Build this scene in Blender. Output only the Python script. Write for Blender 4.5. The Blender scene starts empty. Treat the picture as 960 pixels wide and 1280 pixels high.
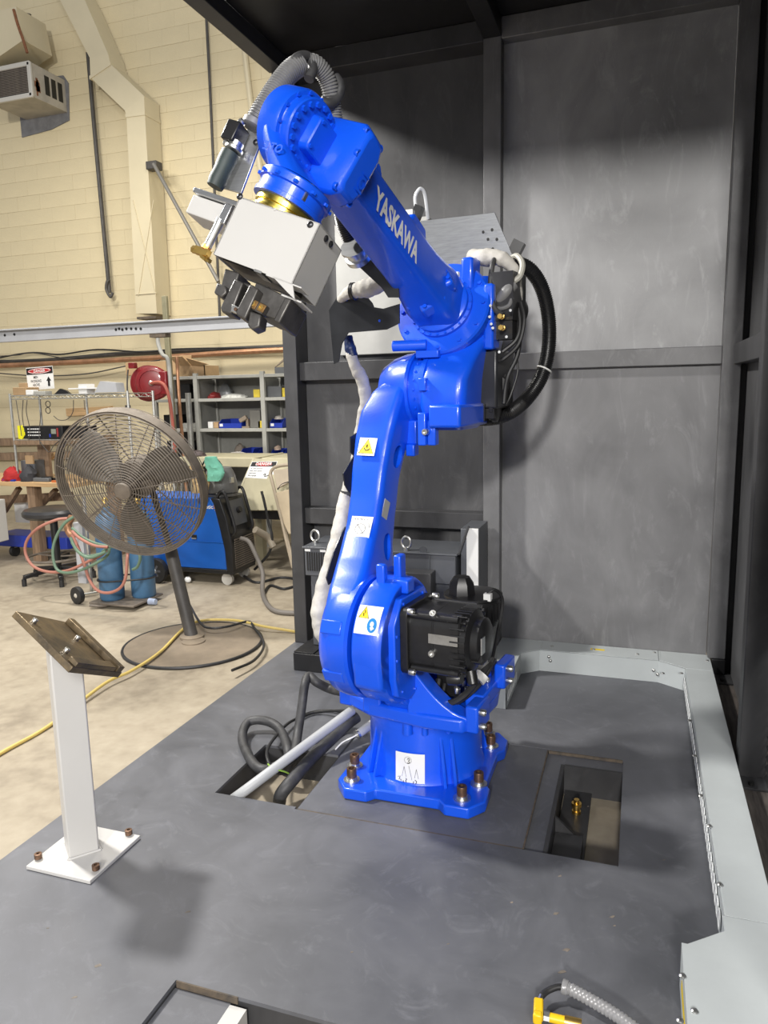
import bpy, bmesh, math, random
from mathutils import Vector, Matrix
from math import pi, sin, cos, radians
random.seed(7)
V = Vector
SC = bpy.context.scene
COL = SC.collection
# ---------------------------------------------------------------- camera
CAM_H = 1.58
FPX = 926.94
yaw, pitch, roll = radians(19.0214), radians(9.2169), radians(-1.2230)
_r = V((cos(yaw), sin(yaw), 0)); _f = V((-sin(yaw), cos(yaw), 0)); _u = V((0, 0, 1))
_f2 = _f*cos(pitch) - _u*sin(pitch); _u2 = _u*cos(pitch) + _f*sin(pitch)
_r3 = _r*cos(roll) + _u2*sin(roll); _u3 = _u2*cos(roll) - _r*sin(roll)
cd = bpy.data.cameras.new('camera'); cam = bpy.data.objects.new('camera', cd); COL.objects.link(cam)
cam.matrix_world = Matrix(((_r3.x, _u3.x, -_f2.x, 0), (_r3.y, _u3.y, -_f2.y, 0), (_r3.z, _u3.z, -_f2.z, CAM_H), (0, 0, 0, 1)))
cd.sensor_fit = 'VERTICAL'; cd.sensor_height = 36; cd.lens = 36*FPX/1280; cd.clip_start = .05; cd.clip_end = 200
SC.camera = cam
# ---------------------------------------------------------------- world, lamps, exposure
w = bpy.data.worlds.new('world'); SC.world = w; w.use_nodes = True
bg = w.node_tree.nodes['Background']; bg.inputs[0].default_value = (.93, .95, 1, 1); bg.inputs[1].default_value = .40
def lamp(name, loc, target, power, size, color=(1, 1, 1)):
    d = bpy.data.lights.new(name, 'AREA'); d.energy = power; d.size = size; d.shape = 'DISK'; d.color = color
    o = bpy.data.objects.new(name, d); COL.objects.link(o); o.location = loc
    o.rotation_euler = (V(target) - V(loc)).to_track_quat('-Z', 'Y').to_euler()
lamp('bay_lamp_front', (.45, -9.5, 5.12), (-.6, 4, 1.2), 1150, .8, (1, .97, .93))
lamp('bay_lamp_side', (2.5, -4.2, 4.5), (-.8, 2.5, 1.5), 330, 1.8, (1, .97, .93))
lamp('bay_lamp_left', (-3.7, 2.57, 4.3), (-1.9, 2.2, 0), 260, .32, (1, .97, .92))
lamp('bay_lamp_shop', (-6.2, 5.6, 5.4), (-6.2, 6.0, 0), 150, 1.2, (1, .95, .86))
lamp('bay_lamp_right_shop', (-3.2, 5.8, 5.4), (-3.6, 6.4, 0), 110, 1.2, (1, .95, .86))
SC.view_settings.view_transform = 'Standard'; SC.view_settings.look = 'None'
SC.view_settings.exposure = 0.0; SC.view_settings.gamma = 1; SC.view_settings.use_curve_mapping = False
# ---------------------------------------------------------------- pixel -> real point helpers (setting-out on real planes)
CP = V((0, 0, CAM_H))
def ray(px, py): return (_r3*((px-480)/FPX) - _u3*((py-640)/FPX) + _f2)
def at(px, py, x=None, y=None, z=None):
    d = ray(px, py)
    t = (x/d.x) if x is not None else (y/d.y) if y is not None else (z-CAM_H)/d.z
    return CP + d*t
def hit(px, py, o, n):
    d = ray(px, py); return CP + d*((V(o)-CP).dot(n)/d.dot(n))
# ---------------------------------------------------------------- materials
MAT = {}
def mat(name, col, rough=.5, metal=0, var=.0, scale=8, bump=0, bscale=60, col2=None, coat=0, emit=None, alpha=None, trans=0, stretch=None, contrast=None, spec=None):
    m = bpy.data.materials.new(name); m.use_nodes = True; nt = m.node_tree; b = nt.nodes['Principled BSDF']
    b.inputs['Roughness'].default_value = rough; b.inputs['Metallic'].default_value = metal
    b.inputs['Base Color'].default_value = (*col, 1)
    if coat: b.inputs['Coat Weight'].default_value = coat; b.inputs['Coat Roughness'].default_value = .08
    if trans: b.inputs['Transmission Weight'].default_value = trans
    if spec is not None: b.inputs['Specular IOR Level'].default_value = spec
    if emit: b.inputs['Emission Color'].default_value = (*emit[0], 1); b.inputs['Emission Strength'].default_value = emit[1]
    tc = nt.nodes.new('ShaderNodeTexCoord')
    src = tc.outputs['Object']
    if stretch:
        mp = nt.nodes.new('ShaderNodeMapping'); mp.inputs['Scale'].default_value = stretch; nt.links.new(src, mp.inputs[0]); src = mp.outputs[0]
    if var or col2:
        n = nt.nodes.new('ShaderNodeTexNoise'); n.inputs['Scale'].default_value = scale; n.inputs['Detail'].default_value = 7; n.inputs['Roughness'].default_value = .62
        nt.links.new(src, n.inputs['Vector'])
        r = nt.nodes.new('ShaderNodeValToRGB')
        lo, hi = contrast or (.3, .72)
        c1 = tuple(max(0, c*(1-var)) for c in col) if not col2 else col
        c2 = tuple(min(1, c*(1+var)) for c in col) if not col2 else col2
        r.color_ramp.elements[0].position = lo; r.color_ramp.elements[0].color = (*c1, 1)
        r.color_ramp.elements[1].position = hi; r.color_ramp.elements[1].color = (*c2, 1)
        nt.links.new(n.outputs['Fac'], r.inputs[0]); nt.links.new(r.outputs[0], b.inputs['Base Color'])
    if bump:
        n2 = nt.nodes.new('ShaderNodeTexNoise'); n2.inputs['Scale'].default_value = bscale; n2.inputs['Detail'].default_value = 4
        nt.links.new(src, n2.inputs['Vector'])
        bp = nt.nodes.new('ShaderNodeBump'); bp.inputs['Strength'].default_value = bump; bp.inputs['Distance'].default_value = .01
        nt.links.new(n2.outputs['Fac'], bp.inputs['Height']); nt.links.new(bp.outputs[0], b.inputs['Normal'])
    MAT[name] = m; return m
BLUE = mat('robot_blue', (.004, .085, .74), .32, var=.06, scale=5, bump=.05, bscale=160, coat=.35)
BLUE_LT = mat('sealant_grey', (.35, .4, .5), .5)
BLACK = mat('black_plastic', (.012, .012, .013), .35, var=.3, scale=20)
BLACKP = mat('black_powder_coat', (.02, .021, .024), .32, var=.25, scale=10)
RUBBER = mat('black_rubber', (.018, .018, .019), .5, var=.35, scale=14)
CABLE = mat('dusty_cable', (.02, .02, .021), .55, col2=(.065, .065, .068), scale=16)
GHOSE = mat('grey_corrugated_hose', (.16, .16, .16), .45, var=.25, scale=10)
SLEEVE = mat('pale_fabric_sleeve', (.50, .48, .44), .85, var=.16, scale=14, bump=.5, bscale=35)
WHITE = mat('white_paint', (.56, .55, .53), .42, var=.03, scale=4)
WHITEP = mat('white_tool_cover', (.55, .545, .53), .45, var=.02, scale=4)
STICK = mat('sticker_white', (.8, .8, .78), .45)
YEL = mat('sticker_yellow', (.85, .62, .01), .45)
INK = mat('ink_black', (.01, .01, .01), .5)
INKG = mat('ink_grey', (.18, .18, .18), .5)
INKL = mat('plate_grey', (.4, .4, .38), .4)
SBLUE = mat('sticker_blue', (.01, .2, .55), .45)
ALU = mat('brushed_aluminium', (.62, .63, .64), .34, 1, var=.12, scale=6, stretch=(1, 30, 30))
ALUD = mat('dull_aluminium', (.36, .37, .38), .38, 1, var=.15, scale=5, stretch=(1, 30, 30))
STEEL = mat('zinc_steel', (.6, .6, .58), .35, 1, var=.2, scale=20)
DSTEEL = mat('tool_steel', (.11, .105, .10), .45, .7, var=.35, scale=15, bump=.1)
RUSTB = mat('browned_bolt', (.17, .1, .065), .42, .7, var=.4, scale=40)
BRASS = mat('brass', (.72, .48, .14), .35, 1, var=.15, scale=20)
GOLD = mat('gold_flange', (.75, .58, .12), .25, 1, var=.1, scale=8)
def panel_mat(name, dark, light, seedv, sc=1.6, rough=.42):
    # painted steel with wiped dust: broad clouds plus swirling wipe marks, both fixed to the panel
    m = bpy.data.materials.new(name); m.use_nodes = True; nt = m.node_tree; b = nt.nodes['Principled BSDF']; L = nt.links
    b.inputs['Roughness'].default_value = rough; b.inputs['Specular IOR Level'].default_value = .4
    tc = nt.nodes.new('ShaderNodeTexCoord'); mp = nt.nodes.new('ShaderNodeMapping'); mp.inputs['Location'].default_value = (seedv, seedv*1.7, seedv*.6)
    L.new(tc.outputs['Object'], mp.inputs[0])
    n = nt.nodes.new('ShaderNodeTexNoise'); n.inputs['Scale'].default_value = sc; n.inputs['Detail'].default_value = 6; n.inputs['Distortion'].default_value = .8
    mp2 = nt.nodes.new('ShaderNodeMapping'); mp2.inputs['Scale'].default_value = (2.4, 2.4, .9); mp2.inputs['Rotation'].default_value = (0, .5, 0)
    n2 = nt.nodes.new('ShaderNodeTexNoise'); n2.inputs['Scale'].default_value = 1.5; n2.inputs['Detail'].default_value = 8; n2.inputs['Distortion'].default_value = 1.6; n2.inputs['Roughness'].default_value = .6
    L.new(mp.outputs[0], n.inputs['Vector']); L.new(mp.outputs[0], mp2.inputs[0]); L.new(mp2.outputs[0], n2.inputs['Vector'])
    mx = nt.nodes.new('ShaderNodeMath'); mx.operation = 'MULTIPLY_ADD'; mx.inputs[1].default_value = .62
    h = nt.nodes.new('ShaderNodeMath'); h.operation = 'MULTIPLY'; h.inputs[1].default_value = .38
    L.new(n2.outputs['Fac'], h.inputs[0]); L.new(n.outputs['Fac'], mx.inputs[0]); L.new(h.outputs[0], mx.inputs[2])
    r = nt.nodes.new('ShaderNodeValToRGB'); r.color_ramp.elements[0].position = .36; r.color_ramp.elements[1].position = .66
    r.color_ramp.elements[0].color = (*dark, 1); r.color_ramp.elements[1].color = (*light, 1)
    L.new(mx.outputs[0], r.inputs[0]); L.new(r.outputs[0], b.inputs['Base Color'])
    n3 = nt.nodes.new('ShaderNodeTexNoise'); n3.inputs['Scale'].default_value = 2.2; n3.inputs['Detail'].default_value = 9; n3.inputs['Distortion'].default_value = 2.6; n3.inputs['Roughness'].default_value = .72
    L.new(mp2.outputs[0], n3.inputs['Vector']); r3 = nt.nodes.new('ShaderNodeValToRGB'); r3.color_ramp.elements[0].position = .54; r3.color_ramp.elements[1].position = .74; r3.color_ramp.elements[1].color = (.3, .3, .3, 1)
    L.new(n3.outputs['Fac'], r3.inputs[0]); sx = nt.nodes.new('ShaderNodeMix'); sx.data_type = 'RGBA'; L.new(r3.outputs[0], sx.inputs[0]); L.new(r.outputs[0], sx.inputs[6]); sx.inputs[7].default_value = (*[min(1, c*1.7) for c in light], 1); L.new(sx.outputs[2], b.inputs['Base Color'])
    rr_ = nt.nodes.new('ShaderNodeMapRange'); rr_.inputs[3].default_value = rough-.08; rr_.inputs[4].default_value = rough+.15
    L.new(n2.outputs['Fac'], rr_.inputs[0]); L.new(rr_.outputs[0], b.inputs['Roughness'])
    return m
PAN_UP = panel_mat('dusty_sheen_panel', (.22, .221, .226), (.40, .402, .41), 2.3)  # colour raised for dust and for the sheen of light on the panel
PAN_LO = panel_mat('wiped_sheen_panel', (.14, .14, .145), (.25, .25, .256), 5.1)  # wiped paint, also lightened to carry the sheen of reflected light
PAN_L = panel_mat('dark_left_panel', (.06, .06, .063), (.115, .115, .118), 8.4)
FRAME = panel_mat('dark_frame_paint', (.032, .032, .034), (.06, .06, .063), 3.3, 3)
FRAME_R = panel_mat('lit_dusty_frame_paint', (.11, .11, .114), (.2, .2, .205), 4.4, 3)  # lighter copy of the frame paint; dust and the light on it are painted in
FRAME_D = panel_mat('black_frame_paint', (.012, .012, .013), (.022, .022, .024), 6.3, 3)
DECK = panel_mat('dark_deck_paint', (.084, .087, .097), (.15, .154, .17), 1.1, 1.2, .46)
LGREY = mat('light_grey_enamel', (.5, .535, .54), .4, var=.05, scale=5)
CABG = mat('cabinet_grey', (.085, .09, .1), .42, var=.12, scale=6)
LPANEL = mat('pale_grey_panel', (.42, .42, .4), .5, var=.15, scale=3)
RUSTY = mat('rusty_edge', (.16, .12, .08), .7, col2=(.05, .045, .04), scale=22)
DIRT = mat('old_wood_sill', (.10, .085, .075), .75, var=.5, scale=8, stretch=(9, 1, 9))
# ---------------------------------------------------------------- mesh builder
WL = {}
class MB:
    def __init__(s, M=None): s.v = []; s.f = []; s.M = M or Matrix.Identity(4)
    def add(s, vs, fs):
        o = len(s.v); s.v += [s.M @ V(p) for p in vs]; s.f += [tuple(i+o for i in f) for f in fs]; return s
    def box(s, c, d, R=None):
        hx, hy, hz = d[0]/2, d[1]/2, d[2]/2; c = V(c)
        P = [V((x, y, z)) for x in (-hx, hx) for y in (-hy, hy) for z in (-hz, hz)]
        if R is not None: P = [R @ p for p in P]
        return s.add([c+p for p in P], [(0, 1, 3, 2), (4, 6, 7, 5), (0, 4, 5, 1), (2, 3, 7, 6), (0, 2, 6, 4), (1, 5, 7, 3)])
    def bx(s, x0, x1, y0, y1, z0, z1): return s.box(((x0+x1)/2, (y0+y1)/2, (z0+z1)/2), (abs(x1-x0), abs(y1-y0), abs(z1-z0)))
    def bar(s, p0, p1, wd, ht, up=(0, 0, 1)):
        p0, p1 = V(p0), V(p1); d = (p1-p0); l = d.length; d.normalize(); a = d.cross(V(up))
        if a.length < 1e-4: a = d.cross(V((1, 0, 0)))
        a.normalize(); b = a.cross(d)
        return s.box((p0+p1)/2, (l, wd, ht), Matrix((d, a, b)).transposed())
    def rings(s, R, caps=(True, True), closed=False):
        n = len(R[0]); vs = [p for r in R for p in r]; fs = []
        m = len(R)
        for i in range(m if closed else m-1):
            a, b = i*n, ((i+1) % m)*n
            for k in range(n): fs.append((a+k, a+(k+1) % n, b+(k+1) % n, b+k))
        if not closed:
            if caps[0]: fs.append(tuple(range(n-1, -1, -1)))
            if caps[1]: fs.append(tuple((m-1)*n+k for k in range(n)))
        return s.add(vs, fs)
    def lathe(s, prof, o, ax, n=32, caps=(True, True), x0=None):
        ax = V(ax).normalized(); a = V(x0) if x0 else (V((0, 0, 1)) if abs(ax.z) < .9 else V((1, 0, 0)))
        a = (a - ax*a.dot(ax)).normalized(); b = ax.cross(a); o = V(o)
        return s.rings([[o+ax*h+(a*cos(2*pi*k/n)+b*sin(2*pi*k/n))*r for k in range(n)] for r, h in prof], caps)
    def cyl(s, p0, p1, r0, r1=None, n=24):
        p0, p1 = V(p0), V(p1); return s.lathe([(r0, 0), (r0 if r1 is None else r1, (p1-p0).length)], p0, p1-p0, n)
    def tube(s, pts, r, n=10, closed=False, caps=(True, True), flat=1):
        pts = [V(p) for p in pts]; m = len(pts); R = []; N = None
        for i in range(m):
            a = pts[i-1] if i or closed else pts[0]; b = pts[(i+1) % m] if i < m-1 or closed else pts[-1]
            t = (b-a).normalized() if (b-a).length > 1e-9 else V((0, 0, 1))
            if N is None:
                N = t.cross(V((0, 0, 1)))
                if N.length < .05: N = t.cross(V((1, 0, 0)))
            N = (N - t*N.dot(t)).normalized(); B = t.cross(N)
            rr = r[i] if isinstance(r, (list, tuple)) else r
            R.append([pts[i] + (N*cos(2*pi*k/n) + B*sin(2*pi*k/n)*flat)*rr for k in range(n)])
        return s.rings(R, caps, closed)
    def prism(s, poly, o, ex, ey, ez, d):
        o, ex, ey, ez = V(o), V(ex), V(ey), V(ez); n = len(poly)
        A = [o+ex*p[0]+ey*p[1] for p in poly]; B = [p+ez*d for p in A]
        flip = sum(poly[i][0]*poly[(i+1) % n][1]-poly[(i+1) % n][0]*poly[i][1] for i in range(n))*ex.cross(ey).dot(ez)*d > 0
        fs = [tuple(range(n-1, -1, -1)) if flip else tuple(range(n)), tuple(n+i for i in (range(n) if flip else range(n-1, -1, -1)))]
        for i in range(n):
            q = (i, (i+1) % n, n+(i+1) % n, n+i); fs.append(q if flip else q[::-1])
        return s.add(A+B, fs)
    def plate(s, pts, th, n=None):
        # polygon of 3d points given a real thickness
        P = [V(p) for p in pts]; c = sum(P, V())/len(P)
        if n is None:
            n = V()
            for i in range(len(P)): n += (P[i]-c).cross(P[(i+1) % len(P)]-c)
            n.normalize()
        n = V(n)*th; m = len(P)
        return s.add(P+[p-n for p in P], [tuple(range(m)), tuple(range(2*m-1, m-1, -1))]+[(i, m+i, m+(i+1) % m, (i+1) % m) for i in range(m)])
    def sphere(s, c, r, n=12, sq=(1, 1, 1)):
        R = []; c = V(c)
        for i in range(1, n//2):
            th = pi*i/(n//2); R.append([c+V((r*sin(th)*cos(2*pi*k/n)*sq[0], r*sin(th)*sin(2*pi*k/n)*sq[1], r*cos(th)*sq[2])) for k in range(n)])
        return s.rings(R)
    def build(s, name, m, parent=None, bevel=0, smooth=38, seg=2, fix=True):
        P = s.v
        lo = V((min(p.x for p in P), min(p.y for p in P), min(p.z for p in P))); hi = V((max(p.x for p in P), max(p.y for p in P), max(p.z for p in P)))
        o = (lo+hi)/2
        if parent is None: o.z = lo.z
        me = bpy.data.meshes.new(name); me.from_pydata([p-o for p in P], [], s.f)
        if fix:
            bm = bmesh.new(); bm.from_mesh(me); bmesh.ops.recalc_face_normals(bm, faces=bm.faces); bm.to_mesh(me); bm.free()
        me.polygons.foreach_set('use_smooth', [True]*len(me.polygons)); me.set_sharp_from_angle(angle=radians(smooth))
        if m: me.materials.append(m)
        ob = bpy.data.objects.new(name, me); COL.objects.link(ob); WL[ob.name] = o
        place(ob, o, parent)
        if bevel:
            md = ob.modifiers.new('bevel', 'BEVEL'); md.width = bevel; md.segments = seg; md.limit_method = 'ANGLE'; md.angle_limit = radians(40)
        return ob
def place(ob, o, parent):
    if parent is not None:
        ob.parent = parent; ob.location = o - WL[parent.name]
    else: ob.location = o
    WL[ob.name] = V(o)
def thing(name, loc, label, cat, group=None, kind=None):
    o = bpy.data.objects.new(name, None); o.empty_display_size = .1; COL.objects.link(o); o.location = loc; WL[o.name] = V(loc)
    return tag(o, label, cat, group, kind)
def tag(o, label=None, cat=None, group=None, kind=None):
    if label: o['label'] = label
    if cat: o['category'] = cat
    if group: o['group'] = group
    if kind: o['kind'] = kind
    return o
def inst(me, name, M, parent):
    o = bpy.data.objects.new(name, me); COL.objects.link(o); o.parent = parent
    o.matrix_basis = Matrix.Translation(-WL[parent.name]) @ M; WL[o.name] = M.translation.copy(); return o
def proto(mb, name, m, smooth=38):
    me = bpy.data.meshes.new(name); me.from_pydata([p for p in mb.v], [], mb.f)
    bm = bmesh.new(); bm.from_mesh(me); bmesh.ops.recalc_face_normals(bm, faces=bm.faces); bm.to_mesh(me); bm.free()
    me.polygons.foreach_set('use_smooth', [True]*len(me.polygons)); me.set_sharp_from_angle(angle=radians(smooth)); me.materials.append(m); return me
def copy_tree(o, loc=None, parent=None, rot=None):
    c = o.copy(); COL.objects.link(c); WL[c.name] = V(loc) if loc is not None else WL[o.name]
    if parent is not None: c.parent = parent
    if loc is not None: c.location = loc
    if rot is not None: c.rotation_euler = rot
    for ch in list(o.children): copy_tree(ch, None, c)
    return c
def frame(o, x, y, z): return Matrix(((x[0], y[0], z[0], o[0]), (x[1], y[1], z[1], o[1]), (x[2], y[2], z[2], o[2]), (0, 0, 0, 1)))
def zframe(o, z, x=None):
    z = V(z).normalized(); x = V(x) if x is not None else (V((1, 0, 0)) if abs(z.x) < .8 else V((0, 1, 0)))
    x = (x - z*x.dot(z)).normalized(); return frame(o, x, z.cross(x), z)
def smooth_path(P, n=8, closed=False):
    P = [V(p) for p in P]; out = []; m = len(P)
    for i in range(m if closed else m-1):
        p0 = P[i-1] if (i or closed) else P[0]*2-P[1]; p1 = P[i]; p2 = P[(i+1) % m]; p3 = P[(i+2) % m] if (i+2 < m or closed) else P[-1]*2-P[-2]
        for k in range(n):
            t = k/n; out.append(.5*((2*p1)+(p2-p0)*t+(2*p0-5*p1+4*p2-p3)*t*t+(3*p1-p0-3*p2+p3)*t**3))
    if not closed: out.append(P[-1])
    return out
def resample(P, step):
    out = [P[0]]; acc = 0
    for i in range(1, len(P)):
        a, b = P[i-1], P[i]; l = (b-a).length
        while acc+l >= step:
            t = (step-acc)/l; a = a+(b-a)*t; out.append(a); l = (b-a).length; acc = 0
        acc += l
    return out
def corr(mb, P, r, pitch=.008, amp=.003, n=14):
    Q = resample(smooth_path(P, 14), pitch/4); R = [r, r, r-amp, r-amp]
    return mb.tube(Q, [R[i % 4] for i in range(len(Q))], n)
def cable(mb, P, r, n=8, k=8, closed=False): return mb.tube(smooth_path(P, k, closed), r, n, closed)
def sleeve(mb, P, R, n=14):
    Q = smooth_path(P, 10); m = len(Q); rr = []
    for i in range(m):
        t = i/(m-1)*(len(R)-1); j = min(int(t), len(R)-2); rr.append((R[j]+(R[j+1]-R[j])*(t-j))*(1+.035*sin(i*1.1)+.05*sin(i*.53+1)))
    return mb.tube(Q, rr, n)
def rrect(hx, hy, r, k=4):
    r = min(r, hx*.999, hy*.999); out = []
    for cx, cy, a0 in ((hx-r, hy-r, 0), (-hx+r, hy-r, 90), (-hx+r, -hy+r, 180), (hx-r, -hy+r, 270)):
        for i in range(k): a = radians(a0+90*i/(k-1)); out.append((cx+r*cos(a), cy+r*sin(a)))
    return out
def circ(r, n=24, c=(0, 0), a0=0): return [(c[0]+r*cos(a0+2*pi*i/n), c[1]+r*sin(a0+2*pi*i/n)) for i in range(n)]
def loft(mb, secs, caps=(True, True)): return mb.rings(secs, caps)
_tc = {}
def text(mb, s, o, ex, ey, h, depth=.0008, bold=0, align='LEFT', xs=1):
    key = (s, bold, align)
    if key not in _tc:
        c = bpy.data.curves.new('t', 'FONT'); c.body = s; c.offset = bold; c.align_x = align; c.resolution_u = 2
        ob = bpy.data.objects.new('t', c); COL.objects.link(ob); dg = bpy.context.evaluated_depsgraph_get(); dg.update()
        me = ob.evaluated_get(dg).to_mesh(); vs = [v.co.copy() for v in me.vertices]; fs = [tuple(p.vertices) for p in me.polygons]
        ob.evaluated_get(dg).to_mesh_clear(); bpy.data.objects.remove(ob); bpy.data.curves.remove(c)
        _tc[key] = (vs, fs)
    vs, fs = _tc[key]; o, ex, ey = V(o), V(ex).normalized(), V(ey).normalized(); nz = ex.cross(ey)*depth
    k = h/.69
    return mb.add([o+ex*p.x*k*xs+ey*p.y*k+nz for p in vs], fs)
def cut(ob, cutter):
    md = ob.modifiers.new('cut', 'BOOLEAN'); md.operation = 'DIFFERENCE'; md.solver = 'EXACT'; md.object = cutter
    dg = bpy.context.evaluated_depsgraph_get(); dg.update()
    me = bpy.data.meshes.new_from_object(ob.evaluated_get(dg)); ob.modifiers.remove(md); old = ob.data; ob.data = me; me.name = old.name
    bpy.data.objects.remove(cutter); me.set_sharp_from_angle(angle=radians(38))
def sticker(name, o, ex, ey, wd, ht, parent, n_off=.0015, m=None):
    ex, ey = V(ex).normalized(), V(ey).normalized(); nz = ex.cross(ey); o = V(o)
    mb = MB(); mb.prism([(0, 0), (wd, 0), (wd, ht), (0, ht)], o, ex, ey, nz, n_off); return mb.build(name, m or STICK, parent), o+nz*n_off, ex, ey
def hexbolt(r, h): return MB().lathe([(r, 0), (r, h)], (0, 0, 0), (0, 0, 1), 6)
def capbolt(r, h):
    m = MB(); m.lathe([(r*.96, 0), (r, h*.1), (r, h*.9), (r*.92, h), (r*.55, h), (r*.5, h*.55)], (0, 0, 0), (0, 0, 1), 12); return m
# ================================================================ THE SETTING
def concrete():
    m = bpy.data.materials.new('worn_concrete'); m.use_nodes = True; nt = m.node_tree; b = nt.nodes['Principled BSDF']; L = nt.links
    tc = nt.nodes.new('ShaderNodeTexCoord')
    n = nt.nodes.new('ShaderNodeTexNoise'); n.inputs['Scale'].default_value = .9; n.inputs['Detail'].default_value = 9; n.inputs['Roughness'].default_value = .65; n.inputs['Distortion'].default_value = .4
    n2 = nt.nodes.new('ShaderNodeTexNoise'); n2.inputs['Scale'].default_value = 14; n2.inputs['Detail'].default_value = 6
    L.new(tc.outputs['Object'], n.inputs[0]); L.new(tc.outputs['Object'], n2.inputs[0])
    mx = nt.nodes.new('ShaderNodeMix'); mx.inputs[0].default_value = .3; L.new(n.outputs[0], mx.inputs[2]); L.new(n2.outputs[0], mx.inputs[3])
    r = nt.nodes.new('ShaderNodeValToRGB'); e = r.color_ramp.elements
    e[0].position = .33; e[0].color = (.20, .165, .12, 1); e[1].position = .68; e[1].color = (.44, .385, .295, 1)
    k = e.new(.5); k.color = (.34, .29, .215, 1)
    L.new(mx.outputs[0], r.inputs[0]); L.new(r.outputs[0], b.inputs['Base Color']); b.inputs['Roughness'].default_value = .62
    bp = nt.nodes.new('ShaderNodeBump'); bp.inputs['Strength'].default_value = .12; bp.inputs['Distance'].default_value = .01; L.new(n2.outputs[0], bp.inputs['Height']); L.new(bp.outputs[0], b.inputs['Normal'])
    return m
CONC = concrete()
FZ = -.14
mb = MB(); mb.bx(-17, 5, -5, 9.2, FZ-.1, FZ); fl = mb.build('floor', CONC); tag(fl, 'worn tan concrete workshop floor with stains', kind='structure')
# painted block wall
WY = 9.0
CREAM = mat('cream_block_paint', (.66, .57, .37), .6, var=.07, scale=1.3, bump=.25, bscale=40)
MORT = mat('cream_mortar', (.6, .515, .33), .8)
mb = MB(); mb.bx(-17, -1.0, WY+.004, WY+.25, FZ, 9.1); wall = mb.build('wall_back', MORT); tag(wall, 'cream painted concrete block wall at the back of the workshop', kind='structure')
CH, CLn = .2, .4
bp_ = proto(MB().bx(-CLn/2+.0005, CLn/2-.0005, 0, .03, -CH/2+.0016, CH/2-.0016), 'block', CREAM)
rest = MB(); nblk = 0
for r in range(46):
    z = FZ+CH/2+r*CH
    for k in range(40):
        x = -16.8+k*CLn+(CLn/2 if r % 2 else 0)
        px0 = -9.75+.12*max(0, z-1); seen = (x > px0 and x < -4.35-.09*max(0, z-2.2) and 1.85 < z < 6.3)
        if seen and nblk < 300: inst(bp_, 'block', Matrix.Translation((x, WY-random.random()*.003, z)), wall); nblk += 1
        else: rest.bx(x-CLn/2+.0005, x+CLn/2-.0005, WY, WY+.03, z-CH/2+.0016, z+CH/2-.0016)
tag(rest.build('block_courses', CREAM, wall), kind='stuff')

# ================================================================ STEEL PLATFORM
plat = thing('steel_platform', (-.8, 2.2, FZ), 'dark grey painted steel platform deck that carries the blue robot', 'platform')
T = .012
mb = MB()
for x0, x1, y0, y1 in ((-2.055, -1.57, .2, 4.3), (-1.57, -1.21, .2, 2.39), (-1.57, -1.21, 2.82, 4.3), (-1.21, -.331, 3.14, 4.3), (-.331, .6, 3.128, 4.3), (-.018, .6, 2.375, 3.128),
                       (-1.21, .6, 1.511, 2.375), (-1.21, -1.153, .2, 1.511), (-.2, .6, .2, 1.511)): mb.bx(x0, x1, y0, y1, -T, 0)
mb.build('deck_plate', DECK, plat)
mb = MB(); mb.bx(-1.2, -.338, 2.383, 3.133, -T, -.001); mb.build('robot_deck_plate', DECK, plat)
for p in ((-.336, -.255, 2.375, 3.12, -.03, -.014), (-.255, -.018, 3.035, 3.12, -.03, -.014), (-1.153, -.98, .2, 1.505, -.04, -.02)): mb = MB(); mb.bx(*p); mb.build('ledge', DECK, plat)
for p in ((-.331, -.018, 3.12, 3.13), (-.27, -.255, 2.39, 3.04), (-.255, -.018, 3.03, 3.045), (-.018, -.008, 2.375, 3.13), (-.331, -.018, 2.365, 2.376),
          (-1.578, -1.57, 2.39, 2.82), (-1.57, -1.21, 2.82, 2.83), (-1.57, -1.2, 2.382, 2.39), (-1.21, -1.2, 2.39, 2.82), (-1.16, -1.153, .2, 1.511), (-1.153, -.2, 1.511, 1.518), (-2.055, -2.045, .2, 4.3)):
    mb = MB(); mb.bx(*p, FZ, -T); mb.build('side_plate', FRAME, plat)
for p in ((-1.199, -.338, 2.376, 2.382, -.008, -.0005), (-.3375, -.3325, 2.385, 3.13, -.008, -.0005), (-1.565, -1.23, 2.386, 2.3895, -.008, -.0005), (-.33, -.02, 3.121, 3.127, -.012, .0004), (-1.15, -.96, 1.5065, 1.5105, -.02, .0005)):
    mb = MB(); mb.bx(*p); mb.build('rusty_seam', RUSTY, plat)
mb = MB(); mb.bx(-.25, -.14, 2.42, 3.03, FZ+.001, FZ+.02); mb.build('foot_plate', FRAME, plat)
mb = MB(); mb.plate([(-.254, 2.66, -.03), (-.254, 2.66, FZ+.02), (-.15, 2.66, FZ+.02), (-.165, 2.66, FZ+.03)], .012); mb.bx(-.253, -.15, 2.42, 2.655, FZ+.02, FZ+.05); mb.build('gusset', FRAME, plat)
mb = MB(); mb.lathe([(.018, 0), (.018, .012), (.013, .012), (.013, .03), (.02, .03), (.02, .045), (.011, .045), (.011, .06)], (-.19, 2.86, FZ+.02), (0, 0, 1), 12); mb.build('levelling_bolt', BRASS, plat)
mb = MB(); mb.bx(-.98, -.93, .9, 1.5, FZ, -.02); mb.build('support_beam', WHITE, plat)
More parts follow.
